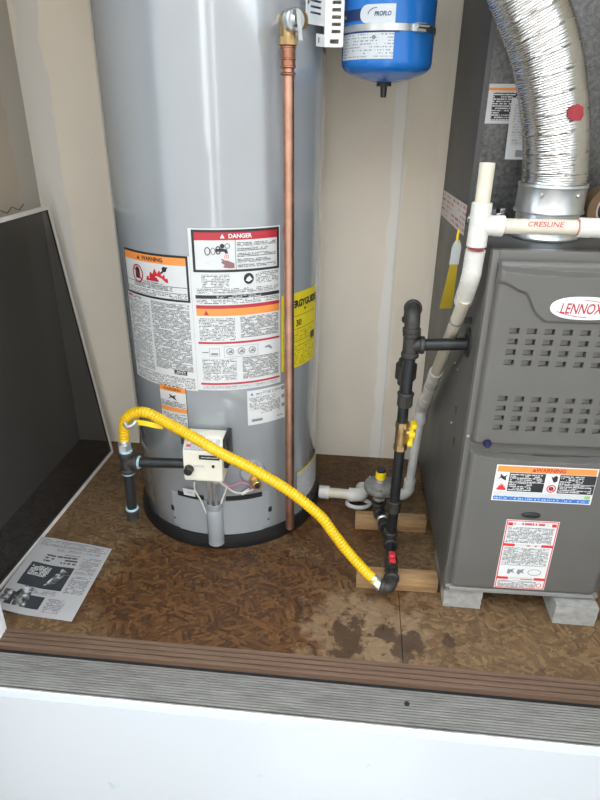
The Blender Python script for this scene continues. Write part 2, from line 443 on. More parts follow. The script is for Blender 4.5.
# outside face of the building around the doorway
wf = MB(); wf.box(-3.0, .69, -.45, -.87, .79, 2.6); wf.box(.86, .69, -.45, 3.0, .79, 2.6); wf.box(-.87, .69, 2.05, .86, .79, 2.6)
struct(wf.build('wall_front', 'house_wall', smooth=0))
# white painted board below the threshold, door jambs and head
struct(MB().box(-.87, .779, -.45, .86, .7925, -.0085).build('trim_1', 'skirt_paint', smooth=0))
j = MB(); j.cbox(-.87, .69, -.0155, -.772, .90, 2.05, .002); j.cbox(-.80, .90, 0.0, -.747, .932, 2.05, .002)
struct(j.build('trim_2', 'white_paint'))
struct(MB().cbox(.765, .69, -.0155, .86, .932, 2.05, .002).build('trim_3', 'white_paint'))
struct(MB().cbox(-.772, .69, 2.01, .765, .932, 2.05, .002).build('trim_4', 'white_paint'))
struct(MB().box(-6, -2.68, -.50, 6, .775, -.45).build('ground', 'paving', smooth=0))

# unseen yard added for daylight and tank streaks: gapped fence, white wall beyond
fn = MB(); fn.box(-6, -2.68, -.45, -.16, -2.62, 3.3); fn.box(.22, -2.68, -.45, .62, -2.62, 3.3); fn.box(.80, -2.68, -.45, 6, -2.62, 3.3)  # gaps placed to reflect as bright streaks on the heater
struct(fn.build('wall_added_fence', 'added_fence_wood', smooth=0))
struct(MB().box(-.16, -2.62, -.452, .22, .60, -.447).build('path', 'added_pale_paving', smooth=0))  # unseen pale strip, added to carry the tank streak lower
struct(MB().box(-6, -7, -.50, 6, -2.68, -.45).build('added_driveway', 'added_pale_paving', smooth=0))  # unseen sunlit ground, added to show bright through the fence gaps
struct(MB().box(-6, -4.4, -.45, 6, -4.25, 4.6).build('wall_added_neighbour', 'white_paint', smooth=0))  # unseen sunlit backing, added to brighten the gaps in the reflection

# ribbed threshold: timber-brown riser, dark gasket, ribbed aluminium nose
th = thing('threshold', 'ribbed brown and aluminium door threshold along the front edge', 'threshold', (0, .86, 0))
def ribbed(y0, y1, z0, z1, n, depth, zb):
    pts = [(y1, zb), (y0, zb)]
    w_ = (y1 - y0) / n
    for i in range(n):
        a = y0 + i * w_; z = z0 + (z1 - z0) * i / n; zz = z0 + (z1 - z0) * (i + 1) / n
        pts += [(a + w_ * .02, z), (a + w_ * .72, zz), (a + w_ * .80, zz - depth), (a + w_ * .97, zz - depth)]
    return pts[::-1]
MB().prism(ribbed(.886, .9345, .010, .013, 4, .0035, -.012), 'X', -.772, .765).build('wood_riser', 'sill_wood', th, smooth=0)
MB().prism(ribbed(.803, .877, -.006, .001, 13, .0022, -.015), 'X', -.772, .765).build('aluminium_sill', 'sill_alu', th, smooth=0)
MB().box(-.772, .8765, -.013, .765, .8865, -.003).build('gasket', 'rubber', th, smooth=0)
nl = MB(); nl.cyl((-.772, .7965, -.010), (.765, .7965, -.010), .0048, n=12); pass
nl.build('nosing', 'sill_lip', th)
for xx in (.142,): 
    MB().lathe([(0, .0012), (.005, .0012), (.0058, 0), (.0058, -.006)], (xx, .847, -.0022), n=14).build('screw', 'iron', th)

# ================================================================== WATER HEATER
CX, CY, RT = -.356, 1.535, .2575
wh = thing('water_heater', 'tall grey cylindrical gas water heater covered in warning stickers', 'water heater', (CX, CY, 0))
def cy_(r, ph, z): return Vector((CX + r * math.sin(ph), CY - r * math.cos(ph), z))
MB().lathe([(0, .036), (RT - .012, .036), (RT - .002, .038), (RT, .042), (RT, 1.50), (RT - .006, 1.515), (.04, 1.545), (0, 1.545)], (CX, CY, 0), n=128).build('jacket', 'tank_paint', wh, smooth=30)
MB().lathe([(RT - .03, 0.0), (RT + .009, 0.0), (RT + .011, .004), (RT + .010, .020), (RT + .006, .040), (RT - .004, .0425)], (CX, CY, 0), n=96).build('base_ring', 'rubber', wh)
def cmap(u, v, h): return cy_(RT + h, u / RT, v)
def U(deg): return rad(deg) * RT

# big two-part instruction sticker
S = Sheet(cmap)
u0, u1 = U(-47.6), U(-2.6)
S.rect(u0, .464, u1, .785, 'print_paper')
S.frame(u0 + .002, .681, u1 - .004, .785, .005, 'print_ink', 1)
S.rect(u0 + .007, .763, u1 - .009, .780, 'print_orange', 1)
um = (u0 + u1) / 2
S.tri(um - .036, .7712, .005, 'print_ink', 2); S.text('WARNING', um + .006, .7712, .0125, 'print_ink', 2, bold=.03)
S.ring(u0 + .058, .733, .019, .0035, 'print_crimson', 3, ry=.021)
S.poly([(u0 + .050, .722), (u0 + .066, .722), (u0 + .066, .742), (u0 + .062, .748), (u0 + .054, .748), (u0 + .050, .742)], 'print_ink', 2)
S.bar((u0 + .045, .746), (u0 + .071, .720), .0035, 'print_crimson', 4)
S.flame(u0 + .117, .722, .062, .030, 'print_red', 2); S.flame(u0 + .108, .722, .03, .018, 'print_crimson', 3)
S.disc(u0 + .140, .752, .006, 'print_ink', 3); S.bar((u0 + .130, .742), (u0 + .148, .757), .004, 'print_ink', 3)
S.rect(u0 + .007, .7135, u1 - .009, .7147, 'print_ink', 2)
S.rect(um - .03, .7165, um + .035, .7205, 'text_dense', 1)
S.rect(u0 + .040, .703, u1 - .045, .712, 'text_dense', 1); S.rect(u0 + .008, .687, u1 - .010, .701, 'text_small', 1)
S.rect(u0 + .004, .672, u0 + .022, .678, 'print_crimson', 1)
S.rect(u0 + .024, .671, u0 + .060, .678, 'text_dense', 1)
S.rect(u0 + .004, .500, u0 + .086, .668, 'text_small', 1); S.rect(u0 + .092, .512, u1 - .008, .676, 'text_dense', 1)
S.rect(u1 - .058, .502, u1 - .024, .5125, 'print_ink', 2); S.rect(u1 - .055, .5045, u1 - .028, .5105, 'text_white', 3)
S.rect(u0 + .010, .468, u1 - .006, .496, 'text_small', 1)
S.build('instruction_sticker', wh, 'white instruction sticker with small warning box at its top')
S = Sheet(cmap)
u0, u1 = U(-2.5), U(43.4); um = (u0 + u1) / 2
S.rect(u0, .468, u1, .845, 'print_paper')
S.frame(u0 + .007, .751, u1 - .003, .842, .0055, 'print_ink', 1)
S.rect(u0 + .0125, .820, u1 - .0085, .8365, 'print_crimson', 1)
S.tri(um - .030, .8282, .005, 'print_white', 2); S.text('DANGER', um + .008, .8282, .0125, 'print_white', 2, bold=.03)
ud = u0 + .100
S.rect(ud, .7565, ud + .001, .8195, 'print_ink', 2)
for i in range(5): S.rect(ud + .004, .807 - i * .0118, u1 - .012 - (.012 * (i % 2)), .8155 - i * .0118, 'text_dense', 1)
S.ring(u0 + .040, .797, .0065, .002, 'print_ink', 2, ry=.009); S.ring(u0 + .052, .797, .0055, .002, 'print_midgrey', 2, ry=.008); S.ring(u0 + .063, .799, .006, .0025, 'print_ink', 2, ry=.009)
S.poly([(u0 + .058, .802), (u0 + .070, .803), (u0 + .082, .801), (u0 + .084, .792), (u0 + .078, .792), (u0 + .076, .796), (u0 + .060, .796)], 'print_ink', 3)
S.disc(u0 + .072, .808, .005, 'print_ink', 3); S.ring(u0 + .083, .808, .006, .002, 'print_midgrey', 3)
for dx in (-.003, 0, .003): S.bar((u0 + .081 + dx, .790), (u0 + .080 + dx * 1.6, .781), .001, 'print_red', 3)
S.poly([(u0 + .068, .773), (u0 + .074, .777), (u0 + .082, .777), (u0 + .097, .770), (u0 + .097, .760), (u0 + .084, .760), (u0 + .072, .762), (u0 + .076, .767)], 'print_skin', 3)
S.poly([(u0 + .068, .779), (u0 + .070, .781), (u0 + .082, .774), (u0 + .079, .771)], 'print_skin', 3)
S.bar((u0 + .036, .771), (u0 + .066, .758), .0012, 'print_lightgrey', 2); S.bar((u0 + .036, .771), (u0 + .070, .786), .0012, 'print_lightgrey', 2)
S.rect(u0 + .024, .717, u0 + .085, .746, 'text_small', 1)
S.disc(u0 + .128, .735, .0115, 'print_ink', 2, ry=.0125); S.poly([(u0 + .121, .731), (u0 + .128, .728), (u0 + .136, .733), (u0 + .130, .741), (u0 + .124, .737)], 'print_white', 3)
S.rect(u0 + .144, .722, u1 - .006, .748, 'text_small', 1)
S.rect(u0 + .012, .703, u1 - .006, .715, 'text_small', 1)
S.rect(u0 + .008, .692, u1 - .003, .700, 'print_ink', 1); S.rect(u0 + .055, .6935, u1 - .050, .6985, 'text_white', 2)
S.rect(u0 + .010, .679, u1 - .004, .690, 'text_small', 1)
S.rect(u0 + .008, .669, u1 - .003, .677, 'print_crimson', 1)
S.rect(u0 + .008, .652, u1 - .003, .669, 'print_orange', 1)
S.tri(u0 + .030, .659, .006, 'print_crimson', 2); S.rect(u0 + .045, .6545, u1 - .012, .6645, 'text_red', 2) if False else None
S.rect(u0 + .012, .594, u0 + .094, .648, 'text_small', 1); S.rect(u0 + .106, .598, u1 - .006, .648, 'text_dense', 1)
S.rect(u0 + .008, .585, u1 - .003, .590, 'print_crimson', 1)
S.rect(u0 + .014, .563, u0 + .030, .566, 'text_dense', 1); S.frame(u0 + .032, .555, u0 + .056, .574, .001, 'print_midgrey', 1); S.rect(u0 + .036, .558, u0 + .052, .563, 'print_midgrey', 2)
for i in range(3):
    S.ring(u0 + .080 + i * .026, .566, .009, .002, 'print_midgrey', 2); S.poly([(u0 + .074 + i * .026, .562), (u0 + .086 + i * .026, .562), (u0 + .084 + i * .026, .571), (u0 + .078 + i * .026, .568)], 'print_midgrey', 2)
S.frame(u0 + .066, .552, u0 + .146, .579, .0008, 'print_midgrey', 1)
S.poly([(u0 + .163, .570), (u0 + .175, .573), (u0 + .184, .564), (u0 + .180, .561), (u0 + .172, .567), (u0 + .165, .566)], 'print_midgrey', 2)
S.rect(u0 + .014, .494, u0 + .094, .548, 'text_small', 1); S.rect(u0 + .108, .494, u1 - .006, .550, 'text_dense', 1)
S.rect(u0 + .008, .482, u1 - .003, .487, 'print_crimson', 1); S.rect(u0 + .012, .471, u1 - .010, .4805, 'text_grey', 1)
S.build('danger_sticker', wh, 'tall white sticker with crimson and orange danger bands')
# small orange warning sticker
S = Sheet(cmap); u0, u1 = U(-27), U(-9.5)
S.rect(u0, .355, u1, .468, 'print_ink'); S.rect(u0 + .0015, .3565, u1 - .0015, .4665, 'print_paper', 1)
S.rect(u0 + .0015, .453, u1 - .0015, .4665, 'print_orange', 2); S.text('WARNING', (u0 + u1) / 2, .4597, .0105, 'print_ink', 3)
S.poly([((u0 + u1) / 2 + x * .012, .439 + y * .009) for x, y in [(-1, -.8), (-.3, -.2), (.2, -.4), (1, -.9), (.6, .2), (1, .8), (.1, .3), (-.8, .9), (-.5, .1)]], 'print_ink', 3)
S.rect(u0 + .003, .413, u1 - .003, .428, 'text_dense', 2); S.rect(u0 + .0015, .399, u1 - .0015, .411, 'print_orange', 2); S.rect(u0 + .004, .402, u1 - .004, .408, 'text_dense', 3) if False else None
S.rect(u0 + .003, .360, u1 - .003, .396, 'text_small', 2)
S.build('warning_sticker', wh, 'small orange and white warning sticker')
# rating plate paper
S = Sheet(cmap); u0, u1 = U(23.4), U(46.6)
S.rect(u0, .367, u1, .461, 'print_paper'); S.tri(u0 + .012, .451, .004, 'print_label_blue', 2); S.rect(u0 + .022, .447, u1 - .006, .455, 'text_small', 1)
S.rect(u0 + .005, .408, u1 - .030, .443, 'text_small', 1); S.rect(u0 + .035, .395, u1 - .016, .432, 'text_small', 1)
S.rect(u0 + .010, .376, u0 + .038, .383, 'print_midgrey', 2); S.rect(u1 - .026, .376, u1 - .008, .384, 'text_dense', 1)
for zz in (.400, .424): S.rect(u1 - .012, zz, u1 - .003, zz + .010, 'print_midgrey', 2)
S.ring(u1 - .008, .452, .005, .002, 'print_ink', 2)
S.build('rating_sticker', wh, 'plain white rating sheet')
# yellow energy sticker
S = Sheet(cmap); u0, u1 = U(43.9), U(75.5)
S.rect(u0, .492, u1, .684, 'print_ochre'); S.rect(u0 + .001, .493, u1 - .001, .683, 'yellow_label', 1)
S.rect(u0 + .012, .642, u1 - .004, .667, 'yellow_label', 2); S.text('ENERGYGUIDE', (u0 + u1) / 2 + .004, .655, .0225, 'print_ink', 3, bold=.06, sx=.86)
S.poly([(u1 - .064, .642), (u1 - .054, .642), (u1 - .059, .634)], 'print_ink', 3)
for zz in (.625, .592, .560, .548): S.rect(u0 + .006, zz, u1 - .008, zz + .0012, 'print_ink', 2)
S.text('30', u1 - .084, .607, .021, 'print_ink', 3, bold=.03)
S.rect(u0 + .006, .563, u1 - .010, .588, 'text_yellow', 2); S.rect(u1 - .030, .552, u1 - .008, .571, 'print_ink', 3)
S.rect(u0 + .006, .498, u1 - .008, .545, 'text_yellow', 2)
S.build('energy_sticker', wh, 'yellow energy rating sticker')
# pale side sticker low on the right
S = Sheet(cmap); u0, u1 = U(57), U(88)
S.rect(u0, .075, u1, .175, 'text_grey'); S.rect(u0, .172, u1, .178, 'yellow_label', 1)
S.build('side_sticker', wh)

# lower access hatch, its dark slots and half-round tube cover
def cpatch(mb, p0, p1, z0, z1, r0, r1, n=20, mat=None):
    """curved slab between two radii"""
    o = len(mb.v)
    for i in range(n + 1):
        p = rad(p0 + (p1 - p0) * i / n)
        for r, z in ((r0, z0), (r1, z0), (r1, z1), (r0, z1)): mb.v.append(cy_(r, p, z))
    for i in range(n):
        a, b_ = o + 4 * i, o + 4 * (i + 1)
        for k in range(4):
            mb.f.append((a + k, b_ + k, b_ + (k + 1) % 4, a + (k + 1) % 4)); mb.m.append(mat)
    mb.f.append((o, o + 3, o + 2, o + 1)); mb.m.append(mat); e = o + 4 * n; mb.f.append((e, e + 1, e + 2, e + 3)); mb.m.append(mat)
    return mb
cpatch(MB(), -20.6, 30.9, .043, .150, RT - .002, RT + .0035, 24).build('access_hatch', 'tank_paint', wh)
for pa_, pb_ in ((-20.4, -3.6), (9.2, 30.6)): cpatch(MB(), pa_, pb_, .150, .164, RT - .004, RT + .0012, 10).build('hatch_slot', 'black_gap', wh)
for p in (-25.3, 35.6): cpatch(MB(), p - 1.1, p + 1.1, .094, .108, RT - .003, RT + .0024, 2).build('hatch_notch', 'black_gap', wh)
for p in (-24.3, 34.4): cpatch(MB(), p - .5, p + .5, .068, .073, RT - .003, RT + .0024, 2).build('hatch_notch', 'black_gap', wh)
for pa_, pb_ in ((-25.0, -20.6), (30.9, 35.2)): cpatch(MB(), pa_, pb_, .050, .160, RT - .002, RT + .0018, 3).build('hatch_flange', 'tank_paint', wh)
tc_ = MB(); pc = rad(2.6); c0 = cy_(RT + .004, pc, 0)
prof = [(.0225, .020), (.0228, .024), (.0218, .034), (.0228, .037), (.0228, .128), (.0215, .131), (.0228, .134), (.0228, .150), (.0205, .150), (.0200, .060), (0, .060)]
tc_.lathe(prof, (c0.x, c0.y, 0), n=28); tc_.build('tube_cover', 'tank_paint', wh)
# burner tubes, sight plate and ignition wires above the hatch
bt_ = MB(); q = cy_(RT + .004, pc, 0)
bt_.cyl((q.x - .006, q.y - .004, .07), (q.x - .004, q.y - .03, .262), .005, n=10); bt_.cyl((q.x + .008, q.y - .004, .07), (q.x + .010, q.y - .03, .262), .0035, n=10)
bt_.build('burner_tube', 'zinc', wh)
S = Sheet(lambda u, v, h: cy_(RT + .010 + h + (v - .172) * .15, rad(-11.2) + u / RT, v))
S.rect(-.017, .163, .015, .186, 'print_paper'); S.rect(-.006, .172, .008, .177, 'text_small', 1); S.build('hang_tag', wh)
w1 = MB(); w1.sweep(curve([cy_(RT + .055, rad(6), .258), cy_(RT + .05, rad(8.5), .235), cy_(RT + .025, rad(10), .205), cy_(RT + .012, rad(7), .155), cy_(RT + .006, rad(5), .10)], 6), .0022, 8)
w1.build('wire', 'wire_white', wh)
w1 = MB(); w1.sweep(curve([cy_(RT + .055, rad(6), .262), cy_(RT + .04, rad(12), .222), cy_(RT + .018, rad(18), .215), cy_(RT + .012, rad(23), .198), cy_(RT + .006, rad(24.5), .175)], 6), .0022, 8)
w1.build('wire', 'wire_pink', wh)
w1 = MB(); w1.sweep(curve([cy_(RT + .055, rad(7), .255), cy_(RT + .03, rad(13), .200), cy_(RT + .014, rad(19), .180), cy_(RT + .008, rad(25), .182)], 6), .0022, 8); w1.build('wire', 'wire_white', wh)
w1 = MB(); w1.cyl(cy_(RT + .006, rad(18.5), .172), cy_(RT + .012, rad(22.5), .186), .0045, n=10); w1.build('wire_clip', 'wire_white', wh)
w1 = MB(); w1.sweep(curve([cy_(RT + .05, rad(-4), .25), cy_(RT + .03, rad(-6), .20), cy_(RT + .012, rad(-4.5), .155), cy_(RT + .006, rad(-2), .11)], 6), .0022, 8); w1.build('wire', 'wire_white', wh)
# round boss with brass drain valve
bo = MB(); d_ = Vector((math.sin(rad(25)), -math.cos(rad(25)), 0))
bo.cyl(cy_(RT - .004, rad(25), .232), cy_(RT + .004, rad(25), .232), .036, .030, 32); bo.build('drain_boss', 'tank_paint', wh)
dv = MB(); a = cy_(RT + .002, rad(25.5), .213)
dv.cyl(a, a + d_ * .016, .013, n=6); dv.cyl(a + d_ * .016, a + d_ * .034, .0095, n=18, bev=.001); dv.cyl(a + d_ * .034, a + d_ * .040, .0115, n=18, bev=.001)
dvo = dv.build('drain_valve', 'bright_brass', wh)
MB().cyl(a + d_ * .0395, a + d_ * .0406, .007, n=14).build('drain_hole', 'black_gap', dvo)

# gas control valve
gv = MB()
# side profile (y, z), front face towards -y, sloped top
pr = [(1.272, .258), (1.272, .366), (1.232, .366), (1.204, .338), (1.202, .262), (1.206, .256)]
pr2 = [(y, z) for y, z in pr]
bm = bmesh.new()
x0, x1 = -.396, -.300
vs = [bm.verts.new((x, y, z)) for x in (x0, x1) for y, z in pr2]; n = len(pr2)
bm.faces.new(vs[:n]); bm.faces.new(vs[n:][::-1])
for i in range(n): bm.faces.new((vs[i], vs[n + i], vs[n + (i + 1) % n], vs[(i + 1) % n]))
bmesh.ops.recalc_face_normals(bm, faces=bm.faces[:]); bmesh.ops.bevel(bm, geom=bm.edges[:], offset=.004, segments=2, affect='EDGES', profile=.5)
bm.verts.index_update()
gv.add([q.co.copy() for q in bm.verts], [[q.index for q in f.verts] for f in bm.faces]); bm.free()
gvo = gv.build('gas_valve', 'valve_cream', wh)
gvo['label'] = 'cream gas control valve with black knob'
kb = MB(); kb.cyl((-.381, 1.204, .292), (-.381, 1.186, .292), .0115, .0105, 24, bev=.0015); kb.box(-.3825, 1.184, .284, -.3795, 1.187, .302); kb.build('knob', 'black_plastic', gvo)
MB().cyl((-.376, 1.222, .260), (-.376, 1.222, .248), .007, n=12).build('test_plug', 'black_plastic', gvo)
MB().cbox(-.326, 1.206, .250, -.312, 1.226, .262, .002).build('wire_socket', 'wire_grey', gvo)
MB().cyl((-.322, 1.203, .303), (-.322, 1.1995, .303), .0035, n=10).build('indicator', 'black_plastic', gvo)
MB().cbox(-.300, 1.215, .29, -.288, 1.275, .372, .004).build('end_cover', 'black_plastic', gvo)
MB().cbox(-.404, 1.222, .345, -.395, 1.262, .369, .004).build('end_cover', 'black_plastic', gvo)
def slope(u, v, h):  # on the sloped top face
    k = v / .0396; return Vector((-.348 + u, 1.204 + .028 * k, .338 + .028 * k)) + Vector((0, -.707, .707)) * (h)
S = Sheet(slope); S.rect(-.043, .004, .040, .036, 'text_grey'); S.rect(-.042, .010, -.030, .034, 'text_red', 1); S.rect(-.026, .016, -.006, .034, 'text_dense', 1); S.rect(.0, .020, .03, .034, 'print_lightgrey', 1)
S.build('valve_sticker', gvo)
S = Sheet(lambda u, v, h: Vector((-.348 + u, 1.2035 - h, .262 + v)), base=.001); S.rect(-.008, .058, .042, .070, 'print_ink'); S.rect(-.004, .061, .038, .067, 'text_white', 1); S.rect(-.022, .036, .004, .042, 'print_lightgrey', 1); S.build('valve_print', gvo)

# ---------------------------------------------------------------- relief valve and copper discharge pipe
rv = thing('relief_valve', 'brass relief valve with silver test lever on grey tank', 'valve', (-.157, 1.31, 1.18))
b1 = MB(); b1.cyl(cy_(RT + .0015, rad(47.5), 1.226), cy_(RT + .012, rad(47.5), 1.226), .021, n=8); b1.cyl(cy_(RT + .012, rad(47.5), 1.226), cy_(RT + .045, rad(47.5), 1.226), .016, n=20)
ctr = Vector((-.157, 1.310, 1.222)); b1.sphere(ctr, .0185, 18); b1.cyl(ctr, (-.157, 1.31, 1.186), .016, n=20); b1.cyl((-.157, 1.31, 1.196), (-.157, 1.31, 1.183), .0185, n=8)
b1.build('valve_body', 'brass', rv)
dr = Vector((.62, -.78, 0)).normalized()
b2 = MB(); b2.cyl(ctr + dr * .010, ctr + dr * .028, .0205, .0195, 24, bev=.002); b2.cyl(ctr + dr * .028, ctr + dr * .033, .012, .008, 20); b2.build('bonnet', 'galvanised', rv)
b3 = MB(); pa = ctr + dr * .033; sd_ = Vector((.78, .62, 0))
for (za, zb, wd) in ((.016, -.034, .004),):
    b3.add([pa + sd_ * -wd + Vector((0, 0, za)), pa + sd_ * wd + Vector((0, 0, za)), pa + sd_ * wd + dr * .010 + Vector((0, 0, zb)), pa - sd_ * wd + dr * .010 + Vector((0, 0, zb)),
            pa + dr * .002 + sd_ * -wd + Vector((0, 0, za)), pa + dr * .002 + sd_ * wd + Vector((0, 0, za)), pa + sd_ * wd + dr * .012 + Vector((0, 0, zb)), pa - sd_ * wd + dr * .012 + Vector((0, 0, zb))],
           [(0, 1, 2, 3), (7, 6, 5, 4), (0, 4, 5, 1), (1, 5, 6, 2), (2, 6, 7, 3), (3, 7, 4, 0)])
b3.cyl(pa - dr * .006 + Vector((0, 0, .006)) - sd_ * .006, pa + dr * .001 + Vector((0, 0, .006)) + sd_ * .006, .003, n=8)
b3.build('lever', 'zinc', rv)
cp = thing('copper_pipe', 'long vertical copper discharge pipe in front of grey tank', 'pipe', (-.153, 1.31, .054))
MB().sweep([(-.157, 1.31, 1.182), (-.1545, 1.31, .8), (-.152, 1.31, .4), (-.1495, 1.31, .056), (-.1495, 1.31, .054)], [.0118, .0118, .0118, .0118, .010], 24).build('tube', 'copper', cp)
cc = MB(); cc.cyl((-.157, 1.31, 1.183), (-.157, 1.31, 1.146), .0142, n=24, bev=.0015); cc.build('coupling', 'copper_stain', cp)
for zz in (1.180, 1.160, 1.147, 1.135): MB().lathe([(.0125, -.003), (.0155, -.001), (.0155, .001), (.0125, .003)], (-.157, 1.31, zz), n=24).build('press_ring', 'copper_stain', cp)

# ---------------------------------------------------------------- pipe fitting helpers
def collar(mb, c, d, r, L=.010, n=20, mat=None):
    c = Vector(c); d = Vector(d).normalized(); mb.cyl(c - d * L / 2, c + d * L / 2, r, n=n, mat=mat, bev=min(.002, L * .25)); return mb
def tee(c, dirs, r, L, mat, name, parent):
    mb = MB(); c = Vector(c); mb.sphere(c, r * 1.22, 16)
    for d in dirs:
        d = Vector(d).normalized(); mb.cyl(c, c + d * L, r * 1.22, n=20); collar(mb, c + d * (L - .005), d, r * 1.48, .011)
    return mb.build(name, mat, parent)
def elbow(p0, corner, p1, r, mat, name, parent, n=10):
    p0, corner, p1 = Vector(p0), Vector(corner), Vector(p1); path = []
    for i in range(n + 1):
        u = i / n; path.append(p0 * (1 - u) ** 2 + corner * 2 * u * (1 - u) + p1 * u ** 2)
    mb = MB(); mb.sweep(path, r * 1.22, 20); collar(mb, p0, corner - p0, r * 1.48, .011); collar(mb, p1, p1 - corner, r * 1.48, .011)
    return mb.build(name, mat, parent)
def pipe(p0, p1, r, mat, name, parent, n=20): return MB().cyl(p0, p1, r, n=n).build(name, mat, parent)

# ---------------------------------------------------------------- gas drip leg at the heater
dl = thing('gas_drip_leg', 'black iron pipe tee with capped drip leg left of white valve', 'pipe', (-.552, 1.237, .10))
T = Vector((-.550, 1.237, .279))
tee(T, [(0, 0, 1), (0, 0, -1), (1, 0, .02)], .0135, .029, 'iron_cast', 'tee', dl)
pipe(T + Vector((.02, 0, 0)), (-.3955, 1.237, .285), .0125, 'iron', 'nipple', dl)
pipe(T - Vector((0, 0, .02)), (-.553, 1.237, .118), .0125, 'iron', 'nipple', dl)
cpp = MB(); cpp.cyl((-.553, 1.237, .134), (-.553, 1.237, .106), .0172, n=8); collar(cpp, (-.553, 1.237, .132), (0, 0, 1), .0185, .008); cpp.build('cap', 'iron_cast', dl)
for c, d in ((T + Vector((0, 0, .031)), (0, 0, 1)), (T + Vector((.031, 0, 0)), (1, 0, 0)), (T - Vector((0, 0, .032)), (0, 0, 1)), (Vector((-.553, 1.237, .138)), (0, 0, 1))):
    collar(MB(), c, d, .0165, .006).build('sealant', 'tape_sealant', dl)

# yellow gas hose
ho = thing('gas_hose', 'yellow corrugated gas hose looping from tee down to floor', 'hose', (0, 1.15, 0))
pts = curve([(-.551, 1.237, .334), (-.548, 1.237, .365), (-.540, 1.234, .396), (-.515, 1.229, .420), (-.480, 1.222, .427), (-.437, 1.212, .413), (-.347, 1.172, .392), (-.290, 1.160, .366), (-.228, 1.160, .335), (-.134, 1.160, .276), (-.061, 1.155, .216), (-.030, 1.150, .176), (.002, 1.145, .134), (.030, 1.137, .104), (.054, 1.128, .083), (.078, 1.118, .067)], 10)
rp, L = resample(pts, .0018)
hr = []
for i in range(len(rp)):
    s_ = L * i / (len(rp) - 1); hr.append(.0116 + .0016 * (.5 + .5 * math.cos(2 * PI * s_ / .0082)) ** .7)
MB().sweep(rp, hr, 20).build('hose', 'yellow_coating', ho, smooth=60)
def nut(name, p, d, r=.0155, L=.020):
    p = Vector(p); d = Vector(d).normalized(); mb = MB(); mb.cyl(p - d * L / 2, p + d * L / 2, r, n=6); mb.cyl(p + d * L / 2, p + d * (L / 2 + .010), r * .82, n=18, bev=.001); mb.build(name, 'zinc', ho)
nut('flare_nut', (-.551, 1.237, .322), (0, 0, 1), .0165, .018)
ed = Vector((.024, -.010, -.016)).normalized(); nut('flare_nut', (.086, 1.1145, .0625), -ed, .015, .022)
S = Sheet(lambda u, v, h: Vector((-.515 + u, 1.222 - .012 * math.sin(u * 40) - h, .392 + v + .006 * math.sin(u * 55))), base=0); S.rect(0, 0, .072, .014, 'yellow_plastic'); S.rect(.002, .002, .014, .010, 'galvanised', 1); S.build('hose_tag', ho)
MB().sweep(curve([(-.535, 1.22, .398), (-.527, 1.214, .392), (-.515, 1.216, .396), (-.508, 1.22, .404)], 5), .006, 10).build('tape_wrap', 'galvanised', ho)

# ================================================================== EXPANSION TANK AND BRACKET
ex = thing('expansion_tank', 'blue expansion tank strapped up beside the grey heater', 'tank', (.041, 1.5, 1.105))
EX, EY, ER = .034, 1.5, .097
MB().lathe([(0, 1.128), (.02, 1.129), (.05, 1.1345), (.078, 1.144), (.089, 1.150), (.095, 1.157), (ER, 1.166), (ER, 1.40), (.095, 1.43), (.06, 1.455), (0, 1.465)], (EX, EY, 0), n=64).build('vessel', 'blue_paint', ex, smooth=40)
vm = MB(); vm.cyl((EX - .002, EY, 1.1285), (EX - .002, EY, 1.122), .016, n=8); vm.cyl((EX - .002, EY, 1.122), (EX - .002, EY, 1.100), .0075, .006, 16, bev=.001); vm.build('air_valve', 'black_plastic', ex)
def emap(u, v, h): p = u / ER; return Vector((EX + (ER + h) * math.sin(p), EY - (ER + h) * math.cos(p), v))
S = Sheet(emap, step=.008); E0, E1 = rad(-72) * ER, rad(6) * ER
S.rect(E0, 1.168, E1, 1.214, 'text_silver'); S.disc(rad(-18) * ER, 1.206, .004, 'print_midgrey', 2); S.rect(E0 + .004, 1.194, E0 + .04, 1.210, 'text_silver', 1)
S.rect(E0 - .004, 1.214, E1 + .01, 1.224, 'print_navy'); S.rect(E0, 1.217, E1 - .03, 1.221, 'text_blue', 1)
S.rect(E0 - .004, 1.236, rad(-33) * ER, 1.256, 'print_navy'); S.rect(rad(-28) * ER, 1.230, E1, 1.262, 'print_silver')
S.disc(rad(-28) * ER, 1.246, .0160, 'print_silver', 1, ry=.016)
S.text('PROFLO', rad(-9) * ER, 1.2455, .0105, 'print_navy', 2, bold=.03, shear=.15, sx=.85)
S.poly([(rad(-27) * ER + .018 * (1 - math.cos(k * .2)), 1.2455 + .011 * math.sin(k * .2)) for k in range(9)] + [(rad(-26) * ER + .017 * (1 - math.cos(k * .2)), 1.2455 + .0098 * math.sin(k * .2)) for k in range(8, -1, -1)], 'print_navy', 2)
S.rect(E0 + .004, 1.242, E0 + .014, 1.247, 'print_silver', 1)
S.build('tank_label', ex, 'silver and navy printed label')
st = MB()
n = 72; prof = []
st.lathe([(ER + .0006, -.0062), (ER + .0024, -.0062), (ER + .0024, .0062), (ER + .0006, .0062)], (EX, EY, 1.2235), n=72); st.build('strap', 'galvanised', ex)
p_ = rad(36)
cl = MB(); c = Vector((EX + (ER + .006) * math.sin(p_), EY - (ER + .006) * math.cos(p_), 1.2235)); tx = Vector((math.cos(p_), math.sin(p_), 0)); nx = Vector((math.sin(p_), -math.cos(p_), 0))
for du, dz, w_, h_ in ((0, 0, .012, .0075),):
    q8 = [c + tx * (sx_ * w_) + nx * (sn * .005) + Vector((0, 0, sz * h_)) for sz in (-1, 1) for sn in (-1, 1) for sx_ in (-1, 1)]
    cl.add(q8, [(0, 1, 3, 2), (4, 6, 7, 5), (0, 4, 5, 1), (2, 3, 7, 6), (0, 2, 6, 4), (1, 5, 7, 3)])
